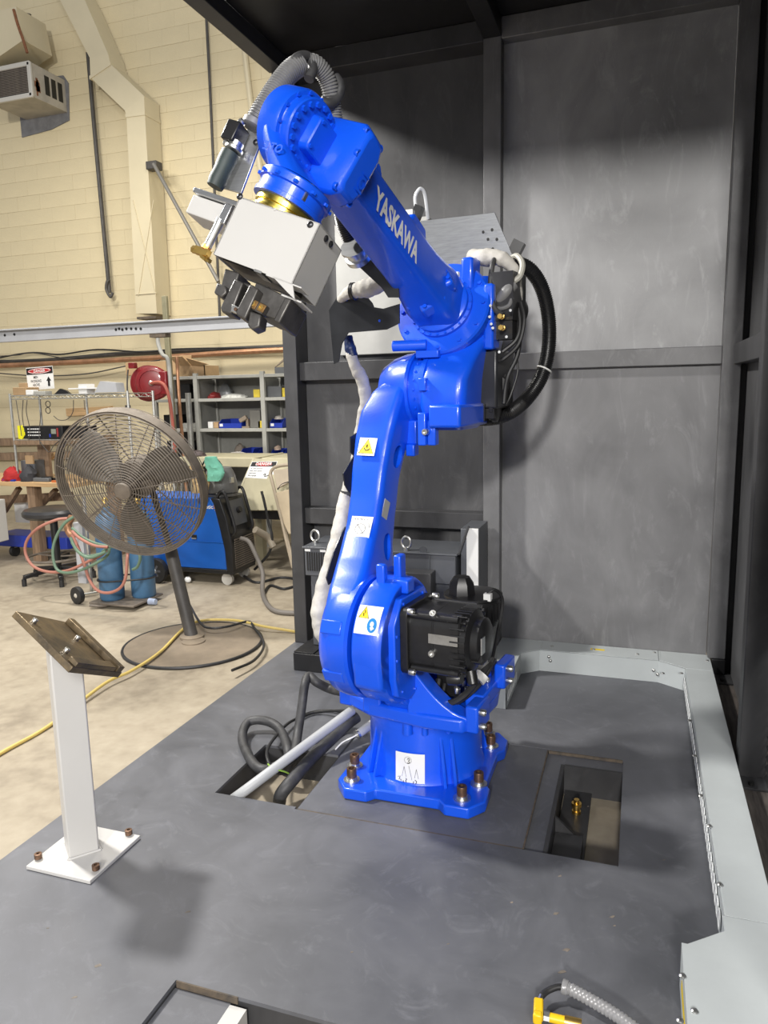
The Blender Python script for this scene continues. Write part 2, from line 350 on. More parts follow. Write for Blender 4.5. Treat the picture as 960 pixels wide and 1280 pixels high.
# deck scars: bits of bare rust and spatter lying on the deck
mb = MB(); random.seed(3)
for (px, py, s) in ((122, 1207, .02), (235, 1140, .012), (93, 1247, .01), (440, 1190, .006), (765, 1146, .012), (768, 1157, .007), (708, 1187, .018), (703, 1215, .016), (735, 1008, .006), (640, 1128, .01), (560, 1180, .006), (830, 1075, .006), (700, 1095, .012), (695, 1142, .012), (60, 1160, .006)):
    c = at(px, py, z=0); n = 7
    mb.prism([(s*(.3+.6*random.random())*cos(2*pi*i/n)*1.1, s*(.15+.35*random.random())*sin(2*pi*i/n)) for i in range(n)], c, V((.8, .6, 0)), V((-.6, .8, 0)), V((0, 0, 1)), .0006)
tag(mb.build('paint_chips', mat('chip', (.2, .17, .14), .7, var=.4, scale=30), plat), kind='stuff')

# ================================================================ ENCLOSURE
enc = thing('robot_enclosure', (-.8, 4.2, 0), 'black painted steel robot booth with dusty wall panels behind the robot', 'booth')
def B(name, m, x0, x1, y0, y1, z0, z1, bevel=.004, parent=enc):
    mb = MB(); mb.bx(x0, x1, y0, y1, z0, z1); return mb.build(name, m, parent, bevel)
RZ = 3.47
# back wall panels
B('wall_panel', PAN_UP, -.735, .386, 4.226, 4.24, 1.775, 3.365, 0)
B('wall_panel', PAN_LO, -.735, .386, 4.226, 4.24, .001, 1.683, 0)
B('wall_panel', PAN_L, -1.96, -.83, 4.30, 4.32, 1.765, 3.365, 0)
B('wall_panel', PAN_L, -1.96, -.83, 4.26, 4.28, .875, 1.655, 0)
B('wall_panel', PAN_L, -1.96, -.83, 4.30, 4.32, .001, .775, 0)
B('post', FRAME, -2.05, -1.962, 4.135, 4.33, .001, RZ); B('post', FRAME_R, -.83, -.735, 4.15, 4.34, .001, RZ); B('post', FRAME_R, .388, .475, 4.15, 4.25, .132, RZ); B('corner_sheet', FRAME_D, .475, .53, 4.2, 4.25, .001, RZ, 0)
B('rail', FRAME, -1.962, -.83, 4.17, 4.33, 1.655, 1.765); B('rail', FRAME, -1.962, -.83, 4.17, 4.33, .775, .875)
B('rail', FRAME_R, -.735, .388, 4.19, 4.25, 1.683, 1.775)
B('rail', FRAME, -1.962, -.83, 4.15, 4.33, 3.365, RZ); B('rail', FRAME_R, -.735, .388, 4.15, 4.25, 3.365, RZ)
# side wall on the right
B('wall_panel', PAN_L, .505, .52, 3.11, 4.2, .02, RZ, 0); B('wall_panel', PAN_L, .505, .52, .6, 3.03, .62, RZ, 0)
for y in (3.03, 1.6): B('post', FRAME, .415, .515, y, y+.09, .04, RZ)
B('rail', FRAME, .44, .52, 3.12, 4.16, 1.68, 1.78); B('rail', FRAME, .44, .52, 1.69, 3.03, 1.68, 1.78)
B('rail', FRAME, .44, .52, 3.12, 4.16, RZ-.1, RZ)
B('sill', DIRT, .412, .6, .6, 4.22, .002, .04)
for y in (3.0, 4.08): 
    B('foot_plate', FRAME, .414, .52, y-.06, y+.1, .04, .05, .001)
    inst(proto(hexbolt(.011, .014), 'hex_bolt', INK), 'hex_bolt', Matrix.Translation((.455, y-.035, .05)), enc)
for k in range(13):
    z = .07+k*.042; mb = MB(); mb.plate([(.505, 1.7, z), (.505, 3.0, z), (.525, 3.0, z+.036), (.525, 1.7, z+.036)], .002); mb.build('louver_slat', FRAME, enc)
# roof
B('roof_panel', FRAME_D, -2.06, .56, .3, 4.33, RZ+.001, RZ+.02, 0)
B('roof_beam', FRAME, -2.06, -1.965, .3, 4.135, 3.385, RZ); B('roof_beam', FRAME_D, -.83, -.735, .3, 4.15, 3.375, RZ); B('roof_beam', FRAME, .42, .515, .3, 4.15, 3.385, RZ)
B('roof_beam', FRAME, -1.965, .42, .3, .39, 3.385, RZ)
# pale cover panel hung on the left of the back wall
mb = MB(); a = at(421, 300, y=4.26); mb.bx(-1.73, -1.16, 4.235, 4.299, 1.8, 2.55)
tag(mb.build('cover_panel', LPANEL, None, .004), 'pale grey sheet metal cover on the dark wall behind the robot elbow', 'panel')

# ================================================================ LIGHT GREY CABLE TROUGH
B('post_foot', FRAME_D, .408, .475, 4.14, 4.25, .001, .131)
tr = thing('cable_trough', (.33, 3.0, 0), 'light grey metal cable trough along the back and right platform edges', 'trough')
H = .125
def cov(pts, name='cover'):
    mb = MB(); mb.plate([(x, y, H) for x, y in pts], .003, (0, 0, 1)); return mb.build(name, LGREY, tr, .001)
def wal(p, q, name='side_panel', z0=0.001):
    mb = MB(); a, b = V((*p, z0)), V((*q, z0)); mb.plate([a, b, b+V((0, 0, H-.004-z0)), a+V((0, 0, H-.004-z0))], .003); return mb.build(name, LGREY, tr)
cov([(-.49, 4.068), (.14, 4.068), (.14, 4.222), (-.49, 4.222)]); cov([(.142, 4.068), (.27, 3.985), (.402, 3.985), (.402, 4.222), (.142, 4.222)])
cov([(.27, 3.983), (.27, 2.05), (.402, 2.05), (.402, 3.983)])
cov([(-.492, 4.068), (-.492, 4.222), (-.73, 4.222), (-.73, 3.5), (-.585, 3.5), (-.585, 3.985)])
cov([(.262, 2.048), (.262, 1.985), (.165, 1.905), (.15, 1.905), (.15, 1.2), (.402, 1.2), (.402, 2.048)])
wal((-.49, 4.066), (.14, 4.066)); wal((.14, 4.066), (.268, 3.983)); s1 = wal((.268, 3.983), (.268, 2.05)); wal((-.583, 3.985), (-.49, 4.066)); s2 = wal((-.583, 3.5), (-.583, 3.985)); wal((-.73, 3.5), (-.583, 3.5))
wal((.4, 2.05), (.4, 4.2)); wal((.262, 2.048), (.262, 1.985)); wal((.262, 1.985), (.165, 1.905)); wal((.165, 1.905), (.15, 1.905)); wal((.15, 1.905), (.15, 1.2))
hp = proto(MB().lathe([(.03, 0), (.03, .003), (.022, .003), (.022, .001)], (0, 0, 0), (0, 0, 1), 20), 'knockout', mat('knockout_pale', (.8, .82, .82), .4))
for k in range(34):
    y = 2.12+k*.055; inst(hp, 'knockout', Matrix.Translation((.265, y, .06)) @ zframe((0, 0, 0), (-1, 0, 0)), s1)
for k in range(5): inst(hp, 'knockout', Matrix.Translation((-.580, 3.54+k*.06, .06)) @ zframe((0, 0, 0), (1, 0, 0)), s2)
sc = proto(MB().lathe([(.009, 0), (.009, .002), (.006, .005), (.001, .006)], (0, 0, 0), (0, 0, 1), 10), 'screw', STEEL)
for px, py in ((862, 901), (868, 945), (876, 995), (887, 1033), (900, 1106), (797, 818), (742, 812), (818, 816), (690, 808), (884, 826), (852, 842)):
    inst(sc, 'screw', Matrix.Translation(at(px, py, z=H)), tr)
for px, py in ((686, 821), (688, 826), (817, 838), (822, 843)): inst(sc, 'screw', zframe(at(px, py, y=4.063), (0, -1, 0)), tr)
for px, py in ((853, 1220), (850, 1276), (868, 1264), (829, 842)): inst(sc, 'screw', Matrix.Translation(at(px, py, z=H)), tr)
mb = MB(); p = at(747, 812, z=H); mb.box(p+V((0, 0, .0006)), (.075, .022, .001)); mb.bx(.1485, .1495, 1.62, 1.83, .05, .075); mb.build('yellow_label', YEL, tr)
mb = MB(); mb.bx(-.70, -.655, 3.66, 3.72, H+.0002, H+.001); mb.build('yellow_label', YEL, tr)
mb = MB()
for (x0, x1, y0, y1) in ((.1495, .1505, 4.07, 4.22), (-.4915, -.4895, 4.07, 4.22), (.27, .402, 3.983, 3.985)): mb.bx(x0, x1, y0, y1, H-.001, H+.0015)
mb.build('cover_seam', LGREY, tr)
# ================================================================ THE ROBOT
BASE = V((-.813, 2.84, 0)); TH = radians(8)
RM = frame(BASE, (cos(TH), -sin(TH), 0), (sin(TH), cos(TH), 0), (0, 0, 1))     # robot frame: x to its right side, y backwards, z up
RI = RM.inverted(); R3 = RM.to_3x3(); RX, RY, RZv = R3 @ V((1, 0, 0)), R3 @ V((0, 1, 0)), V((0, 0, 1))
def W_(x, y, z): return RM @ V((x, y, z))
def RA(px, py, X=None, Y=None, Z=None):       # pixel -> point (world) on a plane of the robot frame
    c = RI @ CP; d = R3.inverted() @ ray(px, py)
    t = ((X-c.x)/d.x) if X is not None else ((Y-c.y)/d.y) if Y is not None else (Z-c.z)/d.z
    return RM @ (c+d*t)
def RB(): return MB(RM)
rob = thing('industrial_robot', BASE, 'large glossy blue articulated robot arm bolted to the platform in the booth', 'robot')
def part(mb, name, m=BLUE, parent=rob, bevel=0, **k): return mb.build(name, m, parent, bevel, **k)
YZ = (V((0, 1, 0)), V((0, 0, 1)), V((1, 0, 0)))
BT = proto(hexbolt(.0085, .008), 'bolt', BLUE); BTS = proto(hexbolt(.006, .005), 'bolt', BLUE)
def bolt_ring(c, ax, r, n, parent, me=BT, a0=0, a1=2*pi, x0=None):
    F = zframe(c, ax, x0)
    for k in range(n):
        a = a0+(a1-a0)*k/n; inst(me, 'bolt', F @ Matrix.Translation((r*cos(a), r*sin(a), 0)), parent)
# ---- base casting (square to the platform)
bo = BASE+V((.01, -.02, 0))
lob = []
for sx, sy in ((1, 1), (-1, 1), (-1, -1), (1, -1)):
    q = [(.30, .10), (.30, .13), (.325, .16), (.325, .255), (.27, .32), (.17, .32), (.14, .29), (.11, .29)]
    if sx*sy < 0: q = q[::-1]
    lob += [(x*sx*.92, y*sy*1.02) for x, y in q]
mb = MB(); mb.prism(lob, bo+V((0, 0, .001)), (1, 0, 0), (0, 1, 0), (0, 0, 1), .045); bs = part(mb, 'base_flange', bevel=.006)
mb = MB(); mb.lathe([(.25, .04), (.242, .055), (.236, .09), (.232, .262), (.242, .267), (.242, .298), (.236, .302)], BASE, (0, 0, 1), 56)
bc = part(mb, 'base_casting')
for a in (-128, -52, 38, 142, -90+180):
    d = V((cos(radians(a)), sin(radians(a)), 0)); t = V((-d.y, d.x, 0)); mb = MB()
    for s in (-.022, .022): mb.plate([BASE+d*.225+t*s+V((0, 0, .26)), BASE+d*.275+t*s+V((0, 0, .045)), BASE+d*.22+t*s+V((0, 0, .045))], .014, t)
    part(mb, 'base_rib', parent=bc, bevel=.003)
ab = proto(capbolt(.02, .036), 'anchor_bolt', RUSTB); aw = proto(MB().lathe([(.033, 0), (.033, .008), (.0215, .008), (.0215, .018), (.012, .02)], (0, 0, 0), (0, 0, 1), 20), 'washer', STEEL)
for x, y in ((-1.043, 2.56), (-1.072, 2.67), (-.592, 2.555), (-.552, 2.675), (-.565, 3.0), (-.60, 3.115), (-1.06, 3.0), (-1.03, 3.11)):
    p = V((x, y, .045)); inst(aw, 'washer', Matrix.Translation(p), bs); inst(ab, 'anchor_bolt', Matrix.Translation(p+V((0, 0, .018))), bs)
def arc_sticker(name, px0, px1, py0, py1, r=.2415):
    # paper label wrapped round the drum of the base
    mb = MB(); lo, hi = None, None; G = []
    for k in range(9):
        px = px0+(px1-px0)*k/8; row = []
        for py in (py0, py1):
            d = ray(px, py); o = V((CP.x-BASE.x, CP.y-BASE.y)); dd = V((d.x, d.y)); A = dd.dot(dd); Bq = 2*o.dot(dd); C = o.dot(o)-r*r
            t = (-Bq-math.sqrt(Bq*Bq-4*A*C))/(2*A); row.append(CP+d*t)
        G.append(row)
    G = [[V((a.x, a.y, G[4][0].z)), V((b.x, b.y, G[4][1].z))] for a, b in G]
    for i in range(9):
        for j in (0, 1):
            q = G[i][j]; dxy = V((q.x-BASE.x, q.y-BASE.y)).normalized()*r; G[i][j] = V((BASE.x+dxy.x, BASE.y+dxy.y, q.z))
    vs = [p for row in G for p in row]; vo = [V((BASE.x+(p.x-BASE.x)*1.006, BASE.y+(p.y-BASE.y)*1.006, p.z)) for p in vs]
    fs = [(2*i, 2*i+2, 2*i+3, 2*i+1) for i in range(8)]
    mb.add(vo, fs); mb.add(vs, fs); return mb.build(name, STICK, bc, smooth=180), G
st, G = arc_sticker('warning_sticker', 495, 531, 942, 984)
def on_st(u, v):
    i = min(int(u*8), 7); t = u*8-i; a = G[i][0].lerp(G[i+1][0], t); b = G[i][1].lerp(G[i+1][1], t); p = a.lerp(b, v)
    return V((BASE.x+(p.x-BASE.x)*1.012, BASE.y+(p.y-BASE.y)*1.012, p.z))
mb = MB()
for seg, r in ((((.40, .17), (.46, .14), (.48, .19), (.43, .22), (.48, .25), (.46, .29), (.40, .28)), .0016), (((.29, .4), (.22, .7)), .0006), (((.29, .4), (.36, .7)), .0006), (((.45, .36), (.56, .78)), .0006), (((.71, .44), (.65, .7)), .0006), (((.71, .44), (.78, .72)), .0006), (((.08, .74), (.16, .71), (.12, .82)), .0014), (((.17, .8), (.19, .84)), .0018), (((.26, .82), (.27, .88)), .0014), (((.35, .74), (.38, .77), (.34, .82), (.37, .87)), .0016), (((.2, .93), (.38, .94)), .0006), (((.62, .8), (.60, .88)), .0014), (((.66, .76), (.72, .80), (.70, .86), (.66, .9), (.74, .92)), .0014), (((.63, .96), (.76, .97)), .0006)):
    mb.tube([on_st(*q) for q in seg], r, 4)
mb.tube([on_st(.42+.12*cos(2*pi*k/20), .2+.1*sin(2*pi*k/20)) for k in range(20)], .0005, 4, True)
part(mb, 'diagram', INK, st)
# ---- slewing column
mb = RB()
poly = [(-.26, -.21), (-.12, -.275), (.12, -.29), (.27, -.275), (.30, -.22), (.31, .02), (.27, .18), (.14, .27), (-.14, .27), (-.25, .16), (-.27, 0)]
mb.prism(poly, (0, 0, .315), (1, 0, 0), (0, 1, 0), (0, 0, 1), .06); tt = part(mb, 'slewing_plate', bevel=.012)
mb = RB(); mb.lathe([(.225, .298), (.225, .318)], (0, 0, 0), (0, 0, 1), 48); part(mb, 'slewing_ring', BLUE_LT)
for px, py in ((502, 916), (531, 915), (566, 910)):
    p = RI @ RA(px, py, Z=.30); d = V((p.x, p.y, 0)).normalized()*.247
    mb = RB(); mb.cyl((d.x, d.y, .262), (d.x, d.y, .325), .012 if px > 510 else .02); part(mb, 'stop_block', BLUE)
LY, LZ = -.285, .66
mb = RB()   # housing web (side profile)
pr_ = [(LY-.235, LZ-.03), (LY-.225, LZ-.12), (-.29, .40), (-.27, .37), (.25, .37), (.2, .45), (.02, .56), (-.04, .66), (-.055, .74)] + [(LY+.235*cos(a), LZ+.235*sin(a)) for a in [radians(x) for x in range(25, 190, 15)]]
mb.prism(pr_, (-.055, 0, 0), *YZ, .115); col = part(mb, 'slewing_column', bevel=.014)
mb = RB(); mb.lathe([(.222, -.062), (.236, -.05), (.238, .045), (.228, .06)], (0, LY, LZ), (1, 0, 0), 56); part(mb, 'shoulder_housing', BLUE, col)
mb = RB()   # sweeping front web from the housing down to the plate
sec = []
for k in range(9):
    u = k/8; x = .05+.26*u**.9; zt = .375+.20*(1-u)**2.2; sec.append([(x, -.285+.03*u, .33), (x, -.285+.03*u, zt), (x, -.20+.02*u, zt), (x, -.20+.02*u, .33)])
loft(mb, sec); part(mb, 'front_web', bevel=.006)
mb = RB(); mb.prism([(LY-.14, LZ-.17), (LY-.165, LZ-.1), (LY-.165, LZ+.1), (LY-.1, LZ+.185), (LY+.1, LZ+.185), (LY+.16, LZ+.1), (LY+.16, LZ-.1), (LY+.1, LZ-.2), (LY-.06, LZ-.21)], (.055, 0, 0), *YZ, .03)
mp_ = part(mb, 'motor_mount', bevel=.005)
for y, z in ((LY-.15, LZ-.03), (LY-.15, LZ+.06), (LY-.11, LZ-.16), (LY-.09, LZ+.165), (LY+.08, LZ+.165), (LY, LZ-.19)): inst(BTS, 'bolt', RM @ zframe((.085, y, z), (1, 0, 0)), mp_)
mb = RB(); mb.bx(-.29, -.13, -.22, -.06, .315, .405); mb.bx(-.15, -.07, -.275, -.2, .33, .40); e1 = part(mb, 'left_stopper_bracket', bevel=.008)
mb = RB(); mb.bx(.235, .315, -.16, .16, .375, .43); mb.bx(.275, .325, -.26, -.12, .32, .425); mb.bx(.30, .345, .0, .14, .40, .50); e2 = part(mb, 'right_bracket', bevel=.008)
cb = proto(capbolt(.013, .022), 'cap_bolt', STEEL); cbd = proto(capbolt(.010, .016), 'cap_bolt', RUSTB)
for y, z in ((-.235, .40), (-.235, .345)): inst(cb, 'cap_bolt', RM @ zframe((.325, y, z), (1, 0, 0)), e2)
for y, z in ((.03, .48), (.03, .43)): inst(cb, 'cap_bolt', RM @ zframe((.345, y, z), (1, 0, 0)), e2)
for z in (.34, .385): inst(cbd, 'cap_bolt', RM @ zframe((-.29, -.18, z), (-1, 0, 0)), e1)
mb = RB()   # lifting lugs on top of the shoulder
mb.box((-.02, LY-.05, LZ+.25), (.035, .03, .09)); mb.box((.02, LY+.02, LZ+.255), (.03, .05, .13)); mb.box((.055, LY-.02, LZ+.215), (.06, .06, .05)); lg = part(mb, 'stopper_lug', bevel=.006)
# warning labels on the shoulder drum
def facing(px, py, X): return RA(px, py, X=X)
dr = lambda ang, x, r=.2405: W_(x, LY-r*cos(ang), LZ+r*sin(ang))
def drum_sticker():
    mb = MB(); a0, a1 = radians(20), radians(45); n = 6
    A = [(dr(a0+(a1-a0)*k/n, -.047), dr(a0+(a1-a0)*k/n, .047)) for k in range(n+1)]
    B2 = [(dr(a0+(a1-a0)*k/n, -.047, .239), dr(a0+(a1-a0)*k/n, .047, .239)) for k in range(n+1)]
    fs = [(2*k, 2*k+1, 2*k+3, 2*k+2) for k in range(n)]
    mb.add([p for r in A for p in r], fs); mb.add([p for r in B2 for p in r], fs); return mb.build('warning_sticker', STICK, col, smooth=180)
ds = drum_sticker()
def dpos(u, v, r=.2428): return dr(radians(20+25*v), -.047+.094*u, r)
mb = MB(); mb.add([dpos(.10, .54), dpos(.52, .54), dpos(.31, .95)], [(0, 1, 2)]); part(mb, 'yellow_triangle', YEL, ds)
mb = MB(); mb.tube([dpos(.10, .54, .2434), dpos(.52, .54, .2434), dpos(.31, .95, .2434)], .0012, 4, True); mb.tube([dpos(.31, .82, .2440), dpos(.33, .72, .2440), dpos(.27, .7, .2440), dpos(.3, .6, .2440)], .0013, 4); part(mb, 'symbol', INK, ds)
mb = MB(); mb.add([dpos(.72+.2*cos(2*pi*k/20), .32+.25*sin(2*pi*k/20)) for k in range(20)], [tuple(range(20))]); part(mb, 'blue_disc', SBLUE, ds)
mb = MB(); mb.add([dpos(.72+.08*cos(2*pi*k/12), .36+.09*sin(2*pi*k/12), .2434) for k in range(12)], [tuple(range(12))]); mb.add([dpos(.76, .3, .2440), dpos(.84, .22, .2440), dpos(.72, .14, .2440), dpos(.66, .24, .2440)], [(0, 1, 2, 3)]); part(mb, 'pictogram', STICK, ds)
# ---- shoulder motor (axis to the right)
mo = RB(); mo.prism([(p[0]+LY, p[1]+.695) for p in rrect(.125, .125, .03)], (.085, 0, 0), *YZ, .03)
motor = part(mo, 'shoulder_motor', BLACK, bevel=.003)
mb = RB(); loft(mb, [[(x, LY+p[0]*s, .695+p[1]*s) for p in rrect(.108, .108, .05, 6)] for x, s in ((.115, 1), (.20, 1), (.202, .985), (.206, .985), (.208, 1), (.30, 1), (.305, .96))]); part(mb, 'motor_body', BLACK, motor)
mb = RB()
for k in range(34):
    a = 2*pi*k/34; c, s = cos(a), sin(a); m_ = .107/max(abs(c), abs(s)) if max(abs(c), abs(s)) > .82 else .126
    mb.bar((.27, LY+m_*c, .695+m_*s), (.325, LY+m_*c, .695+m_*s), .005, .012, (0, c, s))
part(mb, 'cooling_fins', BLACK, motor)
mb = RB(); mb.lathe([(.112, .305), (.112, .325), (.085, .335), (.085, .36), (.07, .37), (.03, .375)], (0, LY, .695), (1, 0, 0), 28); part(mb, 'end_bell', BLACK, motor)
mb = RB(); mb.box((.345, LY-.03, .66), (.05, .07, .05)); mb.lathe([(.02, 0), (.02, .045), (.014, .05)], (.33, LY-.06, .60), (.2, -.2, -.6), 14); mb.lathe([(.018, 0), (.024, .01), (.024, .05)], (.30, LY-.07, .57), (-.9, 0, -.1), 14); part(mb, 'connector', BLACK, motor)
mb = RB(); mb.box((.375, LY-.06, .70), (.004, .035, .06)); part(mb, 'tag', ALU, motor)
for sy, sz in ((-1, 1), (-1, -1), (1, 1), (1, -1)):
    inst(cb, 'cap_bolt', RM @ zframe((.115, LY+sy*.112, .695+sz*.112), (1, 0, 0)), motor)
    mb = RB(); mb.cyl((.12, LY+sy*.098, .695+sz*.098), (.30, LY+sy*.098, .695+sz*.098), .012); part(mb, 'tie_rod', BLACK, motor)
mb = RB(); mb.bx(.19, .30, LY-.1105, LY-.108, .70, .735); part(mb, 'rating_or_glint_plate', STEEL, motor)  # bright steel strip stands in for the reflected streak on the black motor
for x, z in ((.21, .80), (.205, .665)): inst(cb, 'cap_bolt', RM @ zframe((x, LY-.1, z), (0, -.6, .5) if z > .7 else (0, -1, 0)), motor)
# ---- slewing motor (upright, behind)
MX, MY = .14, .20
mb = RB(); loft(mb, [[(MX+p[0], MY+p[1], z) for p in rrect(.085, .085, .02)] for z in (.37, .60)]); m2 = part(mb, 'slewing_motor', BLACK)
mb = RB(); mb.lathe([(.11, .60), (.112, .615), (.112, .70), (.105, .71)], (MX, MY, 0), (0, 0, 1), 28); part(mb, 'motor_body', BLACK, m2)
mb = RB()
for k in range(28):
    a = 2*pi*k/28; mb.bar((MX+.112*cos(a), MY+.112*sin(a), .62), (MX+.112*cos(a), MY+.112*sin(a), .695), .005, .012, (cos(a), sin(a), 0))
part(mb, 'cooling_fins', BLACK, m2)
mb = RB(); mb.lathe([(.125, .715), (.125, .725), (.06, .73)], (MX, MY, 0), (0, 0, 1), 28); mb.lathe([(.06, .725), (.055, .77), (.035, .80)], (MX-.04, MY-.03, 0), (0, 0, 1), 8); part(mb, 'end_bell', BLACK, m2)
mb = RB(); mb.box((MX+.09, MY-.07, .735), (.03, .025, .03)); part(mb, 'white_plug', STICK, m2)
mb = RB(); cable(mb, [(MX+.08, MY-.07, .74), (MX+.11, MY-.04, .76), (MX+.13, MY, .70), (MX+.12, MY-.05, .55), (MX+.12, MY-.12, .46)], .007); part(mb, 'motor_cable', RUBBER, m2)
mb = RB(); mb.bx(MX-.11, MX+.12, MY-.1, MY+.1, .37, .4); part(mb, 'motor_foot', BLUE, m2, bevel=.005)
# cable tray bits right of the motor foot
mb = RB(); mb.box((.16, -.10, .455), (.09, .10, .11)); part(mb, 'connector_box', BLACK, rob, bevel=.006)
mb = RB(); cable(mb, [(.13, -.16, .47), (.135, -.19, .42), (.18, -.22, .40), (.25, -.2, .44), (.29, -.12, .50), (.31, -.08, .54)], .013); cable(mb, [(.15, -.15, .45), (.155, -.18, .41), (.2, -.2, .395), (.265, -.17, .44), (.3, -.1, .49), (.32, -.06, .55)], .010); cs_ = part(mb, 'loop_cable', RUBBER)
mb = RB(); mb.lathe([(.028, 0), (.028, .03)], (.285, -.145, .485), (.35, .5, .5), 14); part(mb, 'white_cable_tag', STICK, cs_)
mb = RB(); mb.cyl((.20, -.14, .50), (.25, -.12, .52), .026); mb.cyl((.25, -.12, .52), (.30, -.08, .535), .02); mb.cyl((.19, -.14, .505), (.19, -.14, .46), .018); part(mb, 'elbow_connector', GHOSE)
for x, y in ((.21, -.17), (.245, -.15), (.2, -.09), (.28, -.02), (.26, .06)):
    inst(cb, 'cap_bolt', RM @ Matrix.Translation((x, y, .43)), e2)
mb = RB(); mb.cyl((.225, -.06, .43), (.225, -.06, .475), .016); mb.cyl((.27, .0, .43), (.27, .0, .49), .018); part(mb, 'guide_pin', BLUE, e2)
# ---- lower arm
UY, UZ = .22, 1.585
aY, aZ = UY-LY, UZ-LZ; AL = math.hypot(aY, aZ); aY /= AL; aZ /= AL; qY, qZ = -aZ, aY
def LA(x, t, q): return (x, LY+aY*t+qY*q, LZ+aZ*t+qZ*q)
S_ = [(-.10, -.185, -.085, -.19, .19), (.0, -.195, -.08, -.235, .235), (.10, -.21, -.078, -.205, .215), (.19, -.232, -.085, -.155, .170), (.28, -.252, -.105, -.118, .128), (.40, -.270, -.125, -.10, .092), (.52, -.278, -.130, -.08, .095), (.66, -.288, -.130, -.05, .118), (.78, -.294, -.125, -.045, .135), (.88, -.288, -.115, -.07, .148), (.97, -.255, -.105, -.11, .148), (1.06, -.21, -.10, -.12, .11)]
def interp(T):
    for i in range(len(S_)-1):
        if S_[i][0] <= T <= S_[i+1][0]:
            u = (T-S_[i][0])/(S_[i+1][0]-S_[i][0]); u = u*u*(3-2*u)*.5+u*.5
            return [S_[i][k]+(S_[i+1][k]-S_[i][k])*u for k in range(5)]
mb = RB(); secs = []
for k in range(41):
    T = -.10+1.16*k/40; _, xl, xr, ql, qh = interp(min(max(T, -.0999), 1.0599))
    cx, cq = (xl+xr)/2, (ql+qh)/2
    secs.append([LA(cx+p[0], T, cq+p[1]) for p in rrect((xr-xl)/2, (qh-ql)/2, .03, 6)])
loft(mb, secs); arm = part(mb, 'lower_arm')
def hole(t, q, r, sc=1.35):
    c = RB(); c.rings([[LA(x, t+r*sc*cos(2*pi*k/28), q+r*sin(2*pi*k/28)) for k in range(28)] for x in (-.23, -.05)]); return c.build('cutter', None)
cut(arm, hole(.73, .03, .036)); cut(arm, hole(.36, -.025, .035, 1.6))
mb = RB(); mb.lathe([(.10, -.222), (.17, -.216), (.215, -.20), (.232, -.175), (.238, -.14), (.238, -.085), (.228, -.075)], (0, LY, LZ), (1, 0, 0), 56); part(mb, 'shoulder_disc', BLUE, arm)
for a in (158, 205):
    a = radians(a); mb = RB(); mb.bar((-.185, LY+.232*cos(a), LZ+.232*sin(a)), (-.10, LY+.232*cos(a), LZ+.232*sin(a)), .05, .016, (0, cos(a), sin(a))); part(mb, 'disc_pad', BLUE, arm, bevel=.004)
mb = RB(); mb.lathe([(.06, -.275), (.105, -.25), (.135, -.20), (.15, -.15), (.155, -.108), (.148, -.098)], (0, UY, UZ), (1, 0, 0), 48); part(mb, 'elbow_disc', BLUE, arm)
mb = RB(); mb.lathe([(.135, -.10), (.135, -.055), (.146, -.05), (.146, -.03)], (0, UY, UZ), (1, 0, 0), 48); er = part(mb, 'elbow_ring', BLUE)
bolt_ring(W_(-.075, UY, UZ), RX, .136, 22, er, BTS)
# clamp brackets and hooks along the right side of the lower arm
mb = RB(); mb.box(LA(-.105, .87, -.03), (.05, .07, .10)); mb.box(LA(-.10, .79, -.035), (.04, .05, .05)); part(mb, 'stopper_bracket', BLUE, arm, bevel=.006)
mb = RB(); mb.box(LA(-.085, .235, -.06), (.07, .10, .09)); mb.box(LA(-.10, .16, -.04), (.02, .03, .08)); sb = part(mb, 'limit_bracket', BLUE, arm, bevel=.006)
inst(cb, 'cap_bolt', RM @ zframe(LA(-.05, .24, -.03), (1, 0, 0)), sb); inst(cb, 'cap_bolt', RM @ zframe(LA(-.05, .255, -.08), (1, 0, 0)), sb)
mb = RB(); o = LA(-.129, .49, .035); mb.box(o, (.003, .05, .09), Matrix(((1, 0, 0), (0, qY, aY), (0, qZ, aZ)))); part(mb, 'rating_or_glint_plate', INKL, arm)
mb = RB()
# stickers on the front face of the arm
fa, fb = R3 @ V((0, aY, aZ)), RX; fn = R3 @ V((0, qY, qZ))
def arm_front(px, py, q): return hit(px, py, W_(*LA(0, 0, q)), fn)
def st_quad(px, q, parent, name='warning_sticker', m=STICK):
    P = [arm_front(x, y, q) for x, y in px]; mb = MB(); mb.plate(P, .0012); return mb.build(name, m, parent), P
ws, P1 = st_quad(((450.5, 547), (472, 548), (467.5, 570), (446, 569)), .1345, arm)
def qpt(P, u, v, off=.0018): return P[0].lerp(P[1], u).lerp(P[3].lerp(P[2], u), v)+fn*off
mb = MB(); mb.add([qpt(P1, .08, .88), qpt(P1, .92, .88), qpt(P1, .5, .08)], [(0, 1, 2)]); part(mb, 'yellow_triangle', YEL, ws)
mb = MB(); mb.tube([qpt(P1, .08, .88), qpt(P1, .92, .88), qpt(P1, .5, .08)], .0014, 4, True)
mb.tube([qpt(P1, .5, .38), qpt(P1, .5, .55)], .003, 5); mb.tube([qpt(P1, .36, .58), qpt(P1, .45, .72), qpt(P1, .62, .68), qpt(P1, .66, .6)], .0025, 5); part(mb, 'symbol', INK, ws)
ws2, P2 = st_quad(((440.5, 645), (467, 646.5), (460, 677), (434, 676)), .103, arm, 'data_sticker')
mb = MB()
for k in range(24):
    a = k*2*pi/24; b = (k+1)*2*pi/24
    mb.tube([qpt(P2, .5+.24*cos(a), .5+.2*sin(a)), qpt(P2, .5+.24*cos(b), .5+.2*sin(b))], .0011, 3)
    if k % 2: mb.tube([qpt(P2, .52+.12*cos(a), .5+.1*sin(a)), qpt(P2, .52+.12*cos(b), .5+.1*sin(b))], .0011, 3)
